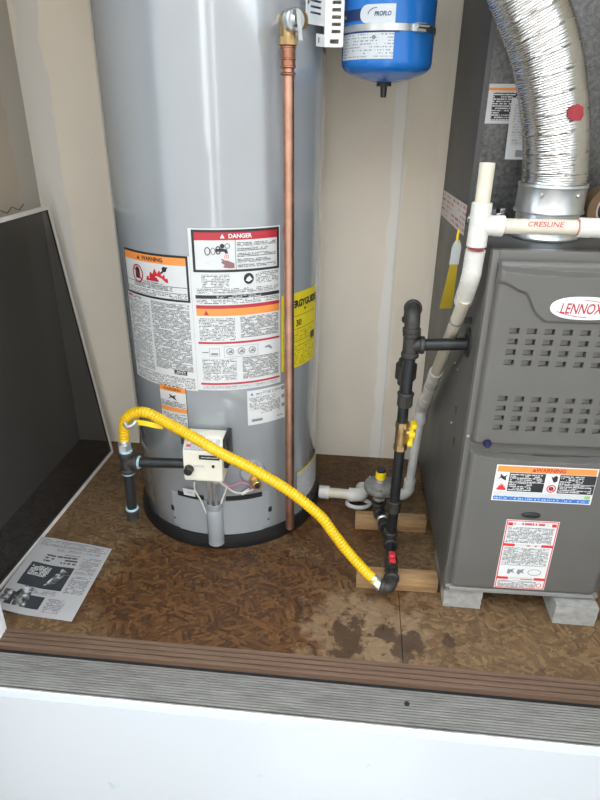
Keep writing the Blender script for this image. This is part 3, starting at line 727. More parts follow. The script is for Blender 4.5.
cl.cyl(c + nx * .006 - tx * .012 + Vector((0, 0, .002)), c + nx * .006 + tx * .016 + Vector((0, 0, .002)), .0042, n=12)
cl.build('strap_clamp', 'galvanised', ex)

br = thing('tank_bracket', 'white slotted steel bracket between heater and blue tank', 'bracket', (-.077, 1.43, 1.19))
def slotted(mb, A, du, dv, W, Hh, slots, th=.0025):
    """plate at A spanning du*W, dv*Hh with rectangular slots cut out (u0,u1,v0,v1)"""
    A = Vector(A); du = Vector(du).normalized(); dv = Vector(dv).normalized(); nn = du.cross(dv).normalized() * th
    us = sorted({0, W, *[q for s_ in slots for q in s_[:2]]}); vs_ = sorted({0, Hh, *[q for s_ in slots for q in s_[2:]]})
    def hole(a, b_): return any(s_[0] - 1e-6 <= a and b_ and s_[1] + 1e-6 >= a and False for s_ in slots)
    for i in range(len(us) - 1):
        for j_ in range(len(vs_) - 1):
            um_, vm_ = (us[i] + us[i + 1]) / 2, (vs_[j_] + vs_[j_ + 1]) / 2
            if any(s_[0] < um_ < s_[1] and s_[2] < vm_ < s_[3] for s_ in slots): continue
            c4 = [A + du * a + dv * b_ for a, b_ in ((us[i], vs_[j_]), (us[i + 1], vs_[j_]), (us[i + 1], vs_[j_ + 1]), (us[i], vs_[j_ + 1]))]
            mb.add(c4 + [q + nn for q in c4], [(0, 1, 2, 3), (7, 6, 5, 4), (0, 4, 5, 1), (1, 5, 6, 2), (2, 6, 7, 3), (3, 7, 4, 0)])
    return mb
sl = [(.015, .033, .012 + .0125 * i, .018 + .0125 * i) for i in range(1, 22)]; sl.append((.012, .030, .006, .014))
slotted(MB(), (-.097, 1.43, 1.190), (1, 0, 0), (0, 0, 1), .039, .30, sl).build('front_flange', 'bracket_paint', br, smooth=0)
sl = [(.012, .048, .018 + .010 * i, .022 + .010 * i) for i in range(0, 24)]
slotted(MB(), (-.131, 1.378, 1.226), (.034, .052, 0), (0, 0, 1), .062, .264, sl).build('side_flange', 'bracket_paint', br, smooth=0)
sl = [(.004, .010, .006, .016)]
slotted(MB(), (-.112, 1.408, 1.190), (.015, .022, 0), (0, 0, 1), .0265, .022, sl).build('lower_tab', 'bracket_paint', br, smooth=0)
MB().box(-.062, 1.4325, 1.20, -.0585, 1.80, 1.45).build('wall_arm', 'bracket_paint', br, smooth=0)
MB().lathe([(0, 0), (.0035, 0), (.0035, .002), (0, .002)], (-.127, 1.3795, 1.262), 'Y', n=10).build('rivet', 'black_plastic', br)

# ================================================================== FURNACE
FX, FY = .238, 1.124
fu = thing('furnace', 'grey upright gas furnace with louvred door and white badge', 'furnace', (FX, FY, 0), rad(1.6), local=True)
FW, FD, Z0, Z1 = .352, .660, .055, .850
cb = MB(); cb.cbox(0, .004, Z0, FW, FD, Z1 - .001, .002); cb.build('cabinet', 'furnace_dark', fu)
ff = MB(); ff.cbox(-.0008, -.004, Z0, .012, .016, Z1, .0015); ff.cbox(FW - .012, -.004, Z0, FW + .0008, .016, Z1, .0015)
ff.cbox(.012, -.003, Z1 - .018, FW - .012, .016, Z1, .0015); ff.cbox(.012, -.0035, .4465, FW - .012, .012, .4555, .001)
ff.build('front_frame', 'furnace_paint', fu)
MB().cbox(.003, -.014, Z0 + .006, FW - .003, .004, .0735, .002).build('bottom_rail', 'frame_grey', fu)
def sst(a, b_, x):
    k = min(1, max(0, (x - a) / (b_ - a))); return k * k * (3 - 2 * k)
SL_W, SL_H = .0185, .0112
slots = [(.056 + .0325 * i, z) for z in [.7045 - .0212 * r for r in range(4)] + [.5645 - .0215 * r for r in range(4)] for i in range(8)]
def door(name, x0, z0, x1, z1, hfun, holes):
    st_ = .0021; nx_ = int((x1 - x0) / st_); nz_ = int((z1 - z0) / st_); mb = MB()
    hs_ = []
    for cx, cz in holes: hs_.append((cx - SL_W / 2, cx + SL_W / 2, cz - SL_H / 2, cz + SL_H / 2))
    xs = [x0 + (x1 - x0) * i / nx_ for i in range(nx_ + 1)]; zs = [z0 + (z1 - z0) * i / nz_ for i in range(nz_ + 1)]
    def snap(ls, edges):
        for e in edges:
            ls = [q for q in ls if abs(q - e) > .0011] + [e - .0002, e + .0002]
        return sorted(ls)
    xs = snap(xs, sorted({q for h in hs_ for q in h[:2]})); zs = snap(zs, sorted({q for h in hs_ for q in h[2:]})); nx_ = len(xs) - 1; nz_ = len(zs) - 1
    # bucket of holes by row for speed
    for z in zs:
        row = [h for h in hs_ if h[2] < z < h[3]]
        for x in xs:
            y = -.019 - hfun(x, z)
            e = min(x - x0, x1 - x, z - z0, z1 - z)
            # rounded corners and edges
            cx = max(x0 + .012 - x, 0, x - (x1 - .012)); cz = max(z0 + .012 - z, 0, z - (z1 - .012)); cr = math.hypot(cx, cz)
            if cr > 0: y += .017 * (1 - math.sqrt(max(0, 1 - min(1, cr / .012) ** 2.4)))
            if row and any(h[0] < x < h[1] for h in row): y = -.004
            mb.v.append(Vector((x, min(y, -.002), z)))
    w_ = nx_ + 1
    for j_ in range(nz_):
        for i in range(nx_): mb.f.append((j_ * w_ + i, j_ * w_ + i + 1, (j_ + 1) * w_ + i + 1, (j_ + 1) * w_ + i)); mb.m.append(None)
    # back rim
    mb.box(x0, -.0025, z0, x1, -.0015, z1)
    return mb.build(name, 'furnace_paint', fu, smooth=28, fix=False)
def brow(x):
    x = min(x, FW - x)
    return .795 - .016 * sst(.02, .062, x) - .042 * sst(.060, .094, x) - .012 * sst(.088, .110, x)
def h_up(x, z):
    h = .0055 * sst(-.0032, .0032, z - brow(x))
    zt = .832 - .012 - .010 * (1 - ((x - FW / 2) / (FW / 2)) ** 2)
    h -= .017 * sst(zt - .002, zt + .006, z) * (1 if .004 < x - .011 else 0)
    return h
def h_lo(x, z):
    zt = .447 - .010 - .014 * (1 - ((x - FW / 2) / (FW / 2)) ** 2)
    return -.0165 * sst(zt - .001, zt + .004, z)
ud_ = door('upper_door', .0115, .4555, FW - .0115, .832, h_up, slots)
ld_ = door('lower_door', .0115, .074, FW - .0115, .4465, h_lo, [])
# one angled louvre blade per slot
lm = MB(); a_, b__ = SL_W / 2 - .0008, SL_H / 2 - .0006
lm.add([(-a_, -.0165, -b__), (a_ * .76, -.0125, -b__), (a_ * .76, -.0130, b__), (-a_, -.0160, b__), (-a_, -.0145, -b__), (a_ * .76, -.0105, -b__), (a_ * .76, -.0110, b__), (-a_, -.0140, b__)],
       [(0, 1, 2, 3), (7, 6, 5, 4), (0, 4, 5, 1), (1, 5, 6, 2), (2, 6, 7, 3), (3, 7, 4, 0)])
first = None
for cx, cz in slots:
    if first is None:
        o = lm.build('louver', 'furnace_paint', ud_, smooth=0); first = o
    else:
        o = bpy.data.objects.new('louver', first.data); COL.objects.link(o); o.parent = ud_
    o.location = (cx, 0, cz)
# badge
bd = MB(); n = 40; cx, cz, rx, rz = .172, .7535, .0615, .0215
ring_ = lambda y, k: [(cx + (rx * k) * math.copysign(abs(math.cos(2 * PI * i / n)) ** .8, math.cos(2 * PI * i / n)), y, cz + (rz * k) * math.copysign(abs(math.sin(2 * PI * i / n)) ** .9, math.sin(2 * PI * i / n))) for i in range(n)]
bd.v += [Vector(p) for p in ring_(-.024, 1) + ring_(-.0268, 1) + ring_(-.0282, .96)]
for k in range(2):
    for i in range(n): bd.f.append((k * n + i, k * n + (i + 1) % n, (k + 1) * n + (i + 1) % n, (k + 1) * n + i)); bd.m.append(None)
bd.f.append(tuple(range(2 * n, 3 * n))); bd.m.append(None)
bdo = bd.build('badge', 'print_white', ud_)
S = Sheet(lambda u, v, h: Vector((cx + u, -.0283 - h, cz + v)), base=.0004)
S.text('LENNOX', -.008, -.001, .0275, 'print_crimson', 0, bold=.012, shear=.22, sx=.66)
for s_ in (1, -1):
    pts = [(s_ * (-.005 + .055 * k / 8), s_ * (.0165 - .010 * (k / 8) ** 2)) for k in range(9)]; pts += [(p[0], p[1] - s_ * .0013) for p in reversed(pts)]
    S.poly(pts, 'print_crimson', 0)
S.build('badge_lettering', bdo)
# lower door labels
def fmap(u, v, h): return Vector((u, -.0192 - h, v))
S = Sheet(fmap, step=.05); u0, u1 = .068, .275
S.rect(u0, .325, u1, .414, 'print_white'); S.rect(u0 + .003, .397, u1 - .003, .4115, 'print_orange', 1); S.tri((u0 + u1) / 2 - .026, .404, .0045, 'print_crimson', 2); S.text('WARNING', (u0 + u1) / 2 + .008, .4042, .0125, 'print_crimson', 2, bold=.03)
for k in range(2):
    for r in range(2):
        a = u0 + .004 + k * .103; z = .3735 - r * .0235
        S.rect(a, z, a + .024, z + .0225, 'print_white', 1)
        S.rect(a + .025, z, a + .099, z + .0225, 'print_ink', 1); S.rect(a + .027, z + .001, a + .094 - .02 * ((k + r) % 2), z + .0215, 'text_white', 2)
S.poly([(u0 + .006 + x * .02, .376 + y * .017) for x, y in [(0, .1), (.3, .4), (.5, .2), (.9, 0), (.8, .5), (1, .9), (.6, .6), (.2, 1), (.25, .6)]], 'print_ink', 3)
S.flame(u0 + .016, .3525, .019, .018, 'print_red', 3)
S.poly([(u0 + .112 + x * .016, .376 + y * .018) for x, y in [(.1, .9), (.4, .3), (.6, 0), (1, .2), (1, .8), (.7, 1), (.4, .7)]], 'print_ink', 3)
S.ring(u0 + .119, .3612, .0098, .0024, 'print_red', 4); S.bar((u0 + .112, .368), (u0 + .126, .3545), .0022, 'print_red', 4); S.disc(u0 + .119, .361, .005, 'print_ink', 3)
S.rect(u0 + .003, .3275, u1 - .003, .337, 'text_blue', 1); S.rect(u0 + .003, .337, u1 - .003, .3485, 'print_lightgrey', 1); S.rect(u1 - .016, .339, u1 - .005, .3465, 'print_green', 2)
S.build('warning_label', ld_, 'orange, black and blue warning label')
S = Sheet(fmap, step=.05); u0, u1 = .109, .222
S.rect(u0, .085, u1, .277, 'print_white'); S.frame(u0 + .0015, .0865, u1 - .0015, .2755, .0022, 'print_red', 1)
S.rect(u0 + .005, .262, u0 + .015, .270, 'print_red', 2); S.rect(u1 - .015, .262, u1 - .005, .270, 'print_red', 2); S.rect(u0 + .018, .263, u1 - .018, .270, 'text_red', 1)
for zz in (.206, .112):
    S.rect(u0 + .003, zz, u0 + .028, zz + .007, 'print_red', 2); S.rect(u1 - .028, zz, u1 - .003, zz + .007, 'print_red', 2); S.rect(u0 + .030, zz, u1 - .030, zz + .007, 'text_red', 1)
S.rect(u0 + .006, .216, u1 - .008, .259, 'text_small', 1); S.rect(u0 + .006, .152, u1 - .008, .203, 'text_small', 1); S.rect(u0 + .006, .090, u1 - .020, .109, 'text_small', 1)
for q in (.022, .044): S.poly([(u0 + q + x * .018, .126 + y * .018) for x, y in [(0, .3), (.3, 0), (.5, .4), (1, .2), (.7, .6), (.9, 1), (.4, .8), (.1, .9)]], 'print_midgrey', 2)
S.ring(u1 - .030, .135, .015, .0015, 'print_midgrey', 2, ry=.009); S.ring(u1 - .014, .098, .006, .0015, 'print_red', 2)
S.build('instruction_label', ld_, 'white instruction label with red rules')
la = MB(); n = 24
la.lathe([(0, -.0235), (.015, -.0235), (.019, -.022), (.021, -.0185)], (0, 0, 0), 'Y', n=28)
for q in la.v: q.z = q.z * .36 + .291; q.x += .158
la.build('latch', 'black_plastic', ld_)
kn = MB(); kn.lathe([(0, -.030), (.006, -.030), (.008, -.027), (.0085, -.020), (.0075, -.019)], (.040, 0, .4635), 'Y', n=20); kn.build('door_knob', 'knob_blue', ud_)
for p in [(.004, .470), (.006, .070), (.343, .070)]:
    MB().lathe([(0, -.0075), (.003, -.007), (.0042, -.004), (.0042, -.003)], (p[0], 0 if p[1] > .1 else -.012, p[1]), 'Y', n=12).build('screw', 'screw_steel', fu)
for y, z in ((.125, .464), (.10, .397)): MB().box(-.0012, y - .006, z - .008, .001, y + .006, z + .008).build('knockout', 'furnace_slot', fu, smooth=0)
for y, z in ((.16, .55), (.20, .55), (.15, .42), (.33, .60)): MB().lathe([(0, -.003), (.003, -.0025), (.004, .001)], (0, y, z), 'X', n=10).build('screw', 'frame_grey', fu)
gr = MB(); gr.lathe([(.012, -.004), (.030, -.0035), (.034, .001)], (0, .096, .638), 'X', n=28); gr.build('pipe_grommet', 'rubber', fu)

# concrete blocks under the furnace
def block(label, x0, y0, x1, y1):
    bm = bmesh.new(); bmesh.ops.create_cube(bm, size=1)
    bmesh.ops.subdivide_edges(bm, edges=bm.edges[:], cuts=5, use_grid_fill=True)
    for q in bm.verts: q.co = Vector(((x0 + x1) / 2 + q.co.x * (x1 - x0), (y0 + y1) / 2 + q.co.y * (y1 - y0), .0275 + q.co.z * .055))
    for q in bm.verts:
        if q.co.z > .001 and q.co.z < .0545:
            q.co.x += random.uniform(-.0018, .0018); q.co.y += random.uniform(-.0018, .0018)
    mb = MB(); bm.verts.index_update(); mb.add([q.co.copy() for q in bm.verts], [[q.index for q in f.verts] for f in bm.faces]); bm.free()
    return tag(mb.build('concrete_block', 'concrete', None, smooth=25), label, 'block', 'concrete blocks under the furnace')
block('concrete block under furnace corner nearest the wooden blocks', .243, 1.124, .331, 1.32)
block('concrete block under right end of furnace, jutting forward', .492, 1.098, .586, 1.32)
bk = block('rear concrete block', .25, 1.60, .58, 1.76); bk['label'] = 'wide concrete block under the back of the furnace'

# ================================================================== COIL CABINET, FOIL TAPE
co = thing('coil_cabinet', 'dark steel coil cabinet standing on the grey furnace', 'cabinet', (FX, FY, .850), rad(1.6), local=True)
CYF = .285
MB().cbox(0, CYF, 0, FW, FD, .75, .002).build('casing', 'coil_steel', co)
MB().cbox(.010, CYF - .003, .004, FW - .004, CYF + .002, .75, .001).build('front_panel', 'hammered', co)
def komap(u, v, h): return Vector((u, CYF - .0032 - h, v - .850))
S = Sheet(komap, step=.05); S.rect(.012, 1.052, .075, 1.125, 'print_lightgrey'); S.rect(.012, 1.113, .075, 1.118, 'print_orange', 1); S.rect(.022, 1.058, .075, 1.110, 'text_white', 1); S.build('coil_label', co, 'grey, black and orange caution label')
S = Sheet(lambda u, v, h: Vector((u, CYF - .012 - h - (1.10 - v) * .12, v - .850)), step=.05)
S.rect(.058, .985, .112, 1.10, 'print_lightgrey'); S.rect(.078, .990, .100, 1.003, 'print_midgrey', 1); S.rect(.066, 1.012, .108, 1.09, 'text_grey', 1); S.build('hanging_card', co, 'pale card with bar code')
ft = tag(Sheet(lambda u, v, h: Vector((FX - u * .02793 - .0004 - h, FY + u, v - (u - .28) * .02)), step=.02).rect(.287, .822, .646, .888, 'text_red').mb.build('foil_tape', 'text_red', None, smooth=0, fix=False),
         'pale foil tape with red print sealing furnace to coil cabinet', 'tape')
sm = MB(); random.seed(3)
grid = [[Vector((FX - .002 + .075 * i / 8 - .006, FY + .276 - .02 * (j_ / 5) + random.uniform(-.004, .004), .852 + .034 * j_ / 5 + random.uniform(-.003, .003))) for i in range(9)] for j_ in range(6)]
sm.add([p for r in grid for p in r], [(j_ * 9 + i, j_ * 9 + i + 1, (j_ + 1) * 9 + i + 1, (j_ + 1) * 9 + i) for j_ in range(5) for i in range(8)])
tag(sm.build('crumpled_foil', 'foil', None, smooth=0, fix=False), 'crumpled shiny foil end behind white pipe tee', 'foil')

# ================================================================== FLUE
fp = thing('flue_duct', 'ribbed aluminium flexible flue duct rising from furnace top', 'duct', (.362, 1.27, .850))
FXc, FYc = .362, 1.268
MB().lathe([(.056, 0), (.0635, .0005), (.0640, .004), (.060, .010), (.0595, .045), (.060, .056), (.0625, .058), (.063, .060)], (FXc, FYc, .850), n=56).build('lower_collar', 'galvanised', fp)
MB().lathe([(.0625, .048), (.0655, .049), (.066, .052), (.0635, .056), (.0628, .094), (.0645, .097), (.0640, .102), (.060, .102)], (FXc, FYc, .850), n=56).build('upper_collar', 'galvanised', fp)
for p in (-31, 33): 
    d_ = Vector((math.sin(rad(p)), -math.cos(rad(p)), 0)); c = Vector((FXc, FYc, .934)) + d_ * .063
    MB().cyl(c, c + d_ * .0035, .0042, .003, 8).build('screw', 'screw_steel', fp)
path = curve([(.362, 1.268, .948), (.361, 1.268, .975), (.352, 1.268, 1.030), (.337, 1.268, 1.09), (.308, 1.266, 1.170), (.264, 1.264, 1.248), (.212, 1.262, 1.33), (.16, 1.262, 1.42)], 14)
rp, L = resample(path, .00125); fr_ = []
mbd = MB(); N = len(rp); nseg = 64
a = Vector((1, 0, 0)); o = 0
for i in range(N):
    tg = (rp[min(i + 1, N - 1)] - rp[max(i - 1, 0)]).normalized(); a = (a - tg * a.dot(tg)).normalized(); bb = tg.cross(a); s_ = L * i / (N - 1)
    for k in range(nseg):
        w_ = 2 * PI * k / nseg
        ph = s_ / .0042 + k / nseg                       # fine helical corrugation
        ph2 = (s_ / .034 + k / nseg) % 1.0                # wide raised lock seam
        r = .0590 + .0006 * math.cos(2 * PI * ph) + .0015 * math.exp(-((ph2 - .5) / .04) ** 2)
        r += .0003 * math.sin(7 * w_ + s_ * 60) * math.sin(s_ * 40 + 2 * w_)
        mbd.v.append(rp[i] + (a * math.cos(w_) + bb * math.sin(w_)) * r)
for i in range(N - 1):
    for k in range(nseg): mbd.f.append((i * nseg + k, i * nseg + (k + 1) % nseg, (i + 1) * nseg + (k + 1) % nseg, (i + 1) * nseg + k)); mbd.m.append(None)
mbd.build('flexible_tube', 'duct_alu', fp, smooth=60, fix=False)
rt = MB(); c = Vector((.341, 1.268, 1.073)); 
def rmap(u, v, h): p = rad(20) + u / .062; return Vector((c.x + v * -.25 + (.0618 + h) * math.sin(p), c.y - (.0618 + h) * math.cos(p), c.z + v))
S = Sheet(rmap, step=.006); S.poly([(-.016, -.006), (-.009, -.012), (.010, -.012), (.017, -.004), (.018, .010), (.006, .014), (-.008, .012), (-.015, .006)], 'red_tape', 0); S.build('red_patch', fp, 'dark red patch')

# brown roll standing on the furnace top
ro = thing('tape_roll', 'brown tape roll on the furnace top behind white pipe', 'tape roll', (.497, 1.335, .851))
r_ = MB(); r_.lathe([(.030, -.024), (.046, -.024), (.0465, -.022), (.0465, .022), (.046, .024), (.030, .024), (.030, -.024)], (.497, 1.335, .898), 'Y', n=48); r_.build('tape', 'cardboard', ro)
r_ = MB(); r_.lathe([(.0265, -.0255), (.0305, -.0255), (.0305, .0255), (.0265, .0255), (.0265, -.0255)], (.497, 1.335, .898), 'Y', n=40); r_.build('core', 'core_pale', ro)

# ================================================================== CONDENSATE PVC
pv = thing('condensate_drain', 'white plastic drain pipe crossing furnace top and running down its side', 'pipe', (.19, 1.56, 0))
T = Vector((.2075, 1.125, .892))
pipe(T, T + Vector((.002, .012, .102)), .0133, 'pvc_cream', 'riser', pv, 24)
tm = MB(); tm.cyl(T + Vector((0, 0, -.038)), T + Vector((0, 0, .038)), .0178, n=26, bev=.001); tm.cyl(T, T + Vector((.040, 0, -.001)), .0178, n=26, bev=.001); tm.cyl(T + Vector((.026, 0, 0)), T + Vector((.042, 0, -.001)), .0185, n=26, bev=.001); tm.build('tee', 'pvc', pv)
pipe(T + Vector((.035, 0, -.001)), (.400, 1.130, .8915), .0133, 'pvc_cream', 'cross_pipe', pv, 24)
cm = MB(); cm.cyl((.378, 1.1295, .8915), (.47, 1.131, .8915), .0170, n=26, bev=.001); cm.build('coupling', 'pvc', pv); collar(MB(), (.3765, 1.1295, .8915), (1, 0, 0), .0138, .003).build('primer_mark', 'print_pvc_red', pv)
pipe((.400, 1.1297, .8915), (.62, 1.133, .8915), .0133, 'pvc_cream', 'cross_pipe', pv, 24)
collar(MB(), T + Vector((0, 0, -.041)), (0, 0, 1), .0138, .003).build('primer_mark', 'print_pvc_red', pv)
def pmap(u, v, h): p = v / .0133; return Vector((u, 1.125 + .005 * (u - .2425) / .1575 - (.0133 + h) * math.cos(p) + .0, .8915 + (.0133 + h) * math.sin(p)))
S = Sheet(pmap, base=.0008, step=.05); S.text('CRESLINE', .318, .0058, .0115, 'print_pvc_red', 0, bold=.01, shear=.2, sx=1.25); S.build('pipe_print', pv)
E1_ = Vector((.207, 1.131, .812)); G = Vector((.2065, 1.158, .752))
el = MB(); el.sweep(curve([T + Vector((0, .001, -.044)), E1_ + Vector((0, -.001, .015)), E1_ + Vector((0, .004, -.014)), G + Vector((0, .004, .006)), G + Vector((0, .022, -.016))], 6), .0176, 26); el.build('elbow_fitting', 'pvc', pv)
DA, DB = Vector((.2065, 1.160, .748)), Vector((.198, 1.557, .318))
pipe(DA, DB, .0133, 'pvc_cream', 'sloping_pipe', pv, 24)
dd = (DB - DA).normalized(); c = DA.lerp(DB, .145); collar(MB(), c, dd, .0150, .008).build('hanger_band', 'grey_cast', pv)
hb = MB(); hb.box(c.x + .010, c.y - .003, c.z - .006, FX - .001, c.y + .004, c.z + .006); hb.build('hanger_tab', 'iron', pv)
k0, k1 = .58, .86
cm = MB(); cm.cyl(DA.lerp(DB, k0), DA.lerp(DB, k0 + .06), .0172, n=24, bev=.001); cm.cyl(DA.lerp(DB, k0 + .06), DA.lerp(DB, k1), .0158, n=24); cm.cyl(DA.lerp(DB, k1), DA.lerp(DB, k1 + .08), .0172, n=24, bev=.001); cm.build('coupling', 'pvc', pv)
FBt = Vector((.1855, 1.557, .060))
el = MB(); el.sweep(curve([DA.lerp(DB, .94), DA.lerp(DB, 1.0) + Vector((0, .002, -.004)), DB + Vector((-.001, .004, -.03)), DB + Vector((-.002, .003, -.05))], 6), .0175, 24); el.build('elbow_fitting', 'pvc_old', pv)
pipe(DB + Vector((-.002, .003, -.04)), FBt, .0133, 'pvc_old', 'drop_pipe', pv, 24)
el = MB(); el.sweep(curve([FBt + Vector((0, 0, .016)), FBt + Vector((0, 0, -.008)), (.182, 1.555, .036), (.170, 1.549, .027), (.145, 1.542, .026)], 6), .0172, 24); el.build('elbow_fitting', 'pvc', pv)
pipe((.15, 1.543, .026), (.06, 1.560, .026), .0133, 'pvc', 'floor_pipe', pv, 24)

fd = thing('floor_drain_pipe', 'short white and cream drain pipe on floor beside grey tank', 'pipe', (-.02, 1.52, 0))
pipe((-.082, 1.522, .034), (.018, 1.517, .034), .0150, 'pvc_cream', 'pipe', fd, 24)
cm = MB(); cm.cyl((-.085, 1.522, .034), (-.054, 1.5205, .034), .0200, n=26, bev=.001); cm.build('coupling', 'pvc', fd)
el = MB(); el.sweep(curve([(.004, 1.518, .034), (.022, 1.517, .034), (.038, 1.522, .034), (.045, 1.535, .032), (.044, 1.552, .030), (.046, 1.566, .028)], 6), .0205, 26); el.build('elbow_fitting', 'pvc', fd)
dl_ = MB(); dl_.sweep([(.035 + .034 * math.cos(2 * PI * i / 32), 1.512 + .022 * math.sin(2 * PI * i / 32), .0075) for i in range(32)], .0065, 12, closed=True); dl_.build('drain_rim', 'pvc_old', fd)

# ================================================================== GAS PIPING
gp = thing('gas_piping', 'black iron gas piping rising from floor blocks into the furnace', 'pipe', (.12, 1.22, .038))
R_ = .0128
YF, YR = 1.218, 1.288
TC = Vector((.117, YF, .628))
tee(TC, [(0, 0, 1), (0, 0, -1), (1, 0, 0)], R_, .028, 'iron_cast', 'tee', gp)
pipe(TC + Vector((.02, 0, 0)), (.2345, YF + .002, .634), R_, 'iron', 'furnace_nipple', gp)
pipe(TC - Vector((0, 0, .02)), (.116, YF, .50), R_, 'iron', 'drip_nipple', gp)
c_ = MB(); c_.cyl((.116, YF, .514), (.116, YF, .484), .0170, n=8); collar(c_, (.116, YF, .513), (0, 0, 1), .0185, .008); c_.build('drip_cap', 'iron_cast', gp)
pipe(TC + Vector((0, 0, .02)), (.116, YF, .662), R_, 'iron', 'close_nipple', gp)
elbow((.116, YF, .660), (.116, YF, .696), (.1175, YF + .036, .696), R_ * 1.02, 'iron_cast', 'elbow', gp)
elbow((.1175, YR - .036, .696), (.118, YR, .696), (.118, YR, .660), R_ * 1.02, 'iron_cast', 'elbow', gp)
pipe((.118, YR, .665), (.1210, YR, .40), R_, 'iron', 'riser_pipe', gp)
un = MB(); un.cyl((.1185, YR, .556), (.1185, YR, .520), .0240, n=8); collar(un, (.1185, YR, .561), (0, 0, 1), .0185, .014); collar(un, (.1185, YR, .512), (0, 0, 1), .0175, .016); un.build('union', 'iron_cast', gp)
bv = MB(); bv.cyl((.1215, YR, .338), (.1215, YR, .402), .0145, n=24, bev=.002); bv.cyl((.1215, YR, .332), (.1215, YR, .346), .0162, n=6); bv.cyl((.1215, YR, .394), (.1215, YR, .408), .0162, n=6); bv.cyl((.1215, YR, .38), (.150, YR - .004, .38), .008, n=14)
bvo = bv.build('shutoff_valve', 'brass', gp)
hd = MB(); hd.cbox(.140, YR - .014, .356, .150, YR + .006, .408, .004); hd.cyl((.138, YR - .004, .378), (.154, YR - .004, .378), .011, n=18, bev=.002); hd.cbox(.142, YR - .018, .396, .156, YR + .010, .410, .004); hd.cbox(.137, YR - .016, .348, .150, YR + .006, .362, .003); hd.build('valve_handle', 'yellow_plastic', bvo)
pipe((.1215, YR, .34), (.120, YR, .085), R_, 'iron', 'riser_pipe', gp)
collar(MB(), (.1205, YR, .165), (0, 0, 1), .0175, .034).build('coupling', 'iron_cast', gp)
# manifold along the floor blocks
M0, M1 = Vector((.093, 1.405, .058)), Vector((.116, 1.122, .058)); md = (M1 - M0).normalized()
MT = Vector((.1185, YR, .058))
tee(MT, [(0, 0, 1), md, -md], R_, .028, 'iron_cast', 'tee', gp)
pipe(M0, MT, R_, 'iron', 'manifold_pipe', gp); pipe(MT, (.118, 1.19, .058), R_, 'iron', 'manifold_pipe', gp)
collar(MB(), Vector((.105, 1.345, .058)), md, .0175, .022).build('coupling', 'iron_cast', gp)
collar(MB(), Vector((.101, 1.37, .058)), md, .0158, .010).build('sealant', 'zinc', gp)
rvv = MB(); rvv.cyl((.118, 1.21, .058), (.1175, 1.165, .058), .0165, n=8); rvv.cyl((.118, 1.187, .058), (.118, 1.187, .082), .007, n=12); rvo = rvv.build('stop_valve', 'iron_cast', gp)
hd = MB(); hd.cbox(.110, 1.168, .078, .127, 1.206, .088, .003); hd.cyl((.118, 1.187, .078), (.118, 1.187, .094), .009, n=14, bev=.002); hd.build('valve_handle', 'red_plastic', rvo)
pipe((.1178, 1.168, .058), (.117, 1.135, .058), R_, 'iron', 'manifold_pipe', gp)
elbow((.117, 1.140, .058), (.117, 1.106, .055), (.094, 1.110, .059), R_, 'iron_cast', 'elbow', gp)
# regulator with yellow cap
RX, RY = .0885, 1.408
elbow((.0935, 1.40, .058), (RX, RY, .056), (RX, RY, .085), R_, 'iron_cast', 'elbow', gp)
pipe((RX, RY, .08), (RX, RY, .125), R_, 'iron', 'regulator_nipple', gp); collar(MB(), (RX, RY, .104), (0, 0, 1), .0165, .010).build('sealant', 'zinc', gp)
rg = MB(); rg.lathe([(.0, .112), (.019, .112), (.021, .124), (.030, .130), (.043, .134), (.0445, .138), (.0445, .146), (.043, .150), (.034, .153), (.017, .162), (.014, .170), (.0, .170)], (RX, RY, 0), n=40)
for i in range(8):
    w_ = 2 * PI * i / 8; rg.cyl((RX + .0395 * math.cos(w_), RY + .0395 * math.sin(w_), .148), (RX + .0395 * math.cos(w_), RY + .0395 * math.sin(w_), .155), .0035, n=6)
rgo = rg.build('regulator', 'grey_cast', gp)
MB().cyl((RX, RY, .160), (RX, RY, .200), .0135, n=18, bev=.001).build('regulator_neck', 'black_plastic', rgo)
MB().cyl((RX, RY, .168), (RX, RY, .192), .0142, n=18, bev=.001).build('yellow_band', 'yellow_plastic', rgo)

# wooden blocks
def lumber(label, x0, y0, x1, y1, rz):
    mb = MB(); mb.cbox(0, 0, 0, x1 - x0, y1 - y0, .0385, .002)
    o = tag(mb.build('wooden_block', 'lumber', None), label, 'wooden block', 'wooden blocks under the gas pipe')
    o.location = (x0, y0, 0); o.rotation_euler = (0, 0, rz)
    return o
lumber('wooden block on floor beside the red valve handle', .034, 1.161, .234, 1.200, rad(1.0))
lumber('wooden block on floor beside the white drain, under yellow-capped regulator', .027, 1.396, .226, 1.434, rad(1.5))

# yellow paper tag hanging by the furnace side
yt = thing('paper_tag', 'yellow paper tag hanging beside the furnace behind white pipe', 'tag', (.21, 1.39, .65))
def ymap(u, v, h):
    k = v; return Vector((.214 - .010 * k + u * math.cos(.5), 1.385 + u * math.sin(.5) * .4 - .010 * math.sin(k * 3) - h, .835 - .175 * k))
S = Sheet(ymap, base=0, step=.01)
def strip(mat, k0, k1, wf_, layer):
    n_ = 10; pts = []
    for i in range(n_ + 1):
        k = k0 + (k1 - k0) * i / n_; w_ = wf_(k); pts += [(-w_, k), (w_, k)]
    S.raw(pts, [(2 * i, 2 * i + 2, 2 * i + 3, 2 * i + 1) for i in range(n_)], mat, layer)
strip('print_ochre', .30, 1.0, lambda k: .010 + .006 * sst(.3, 1, k), 0); strip('print_lightgrey', .10, .40, lambda k: .012 * sst(.02, .2, k), 1)
S.build('tag_paper', yt)
MB().sweep(curve([(.214, 1.385, .84), (.212, 1.384, .825), (.213, 1.383, .81)], 5), .003, 8).build('tag_tie', 'yellow_plastic', yt)

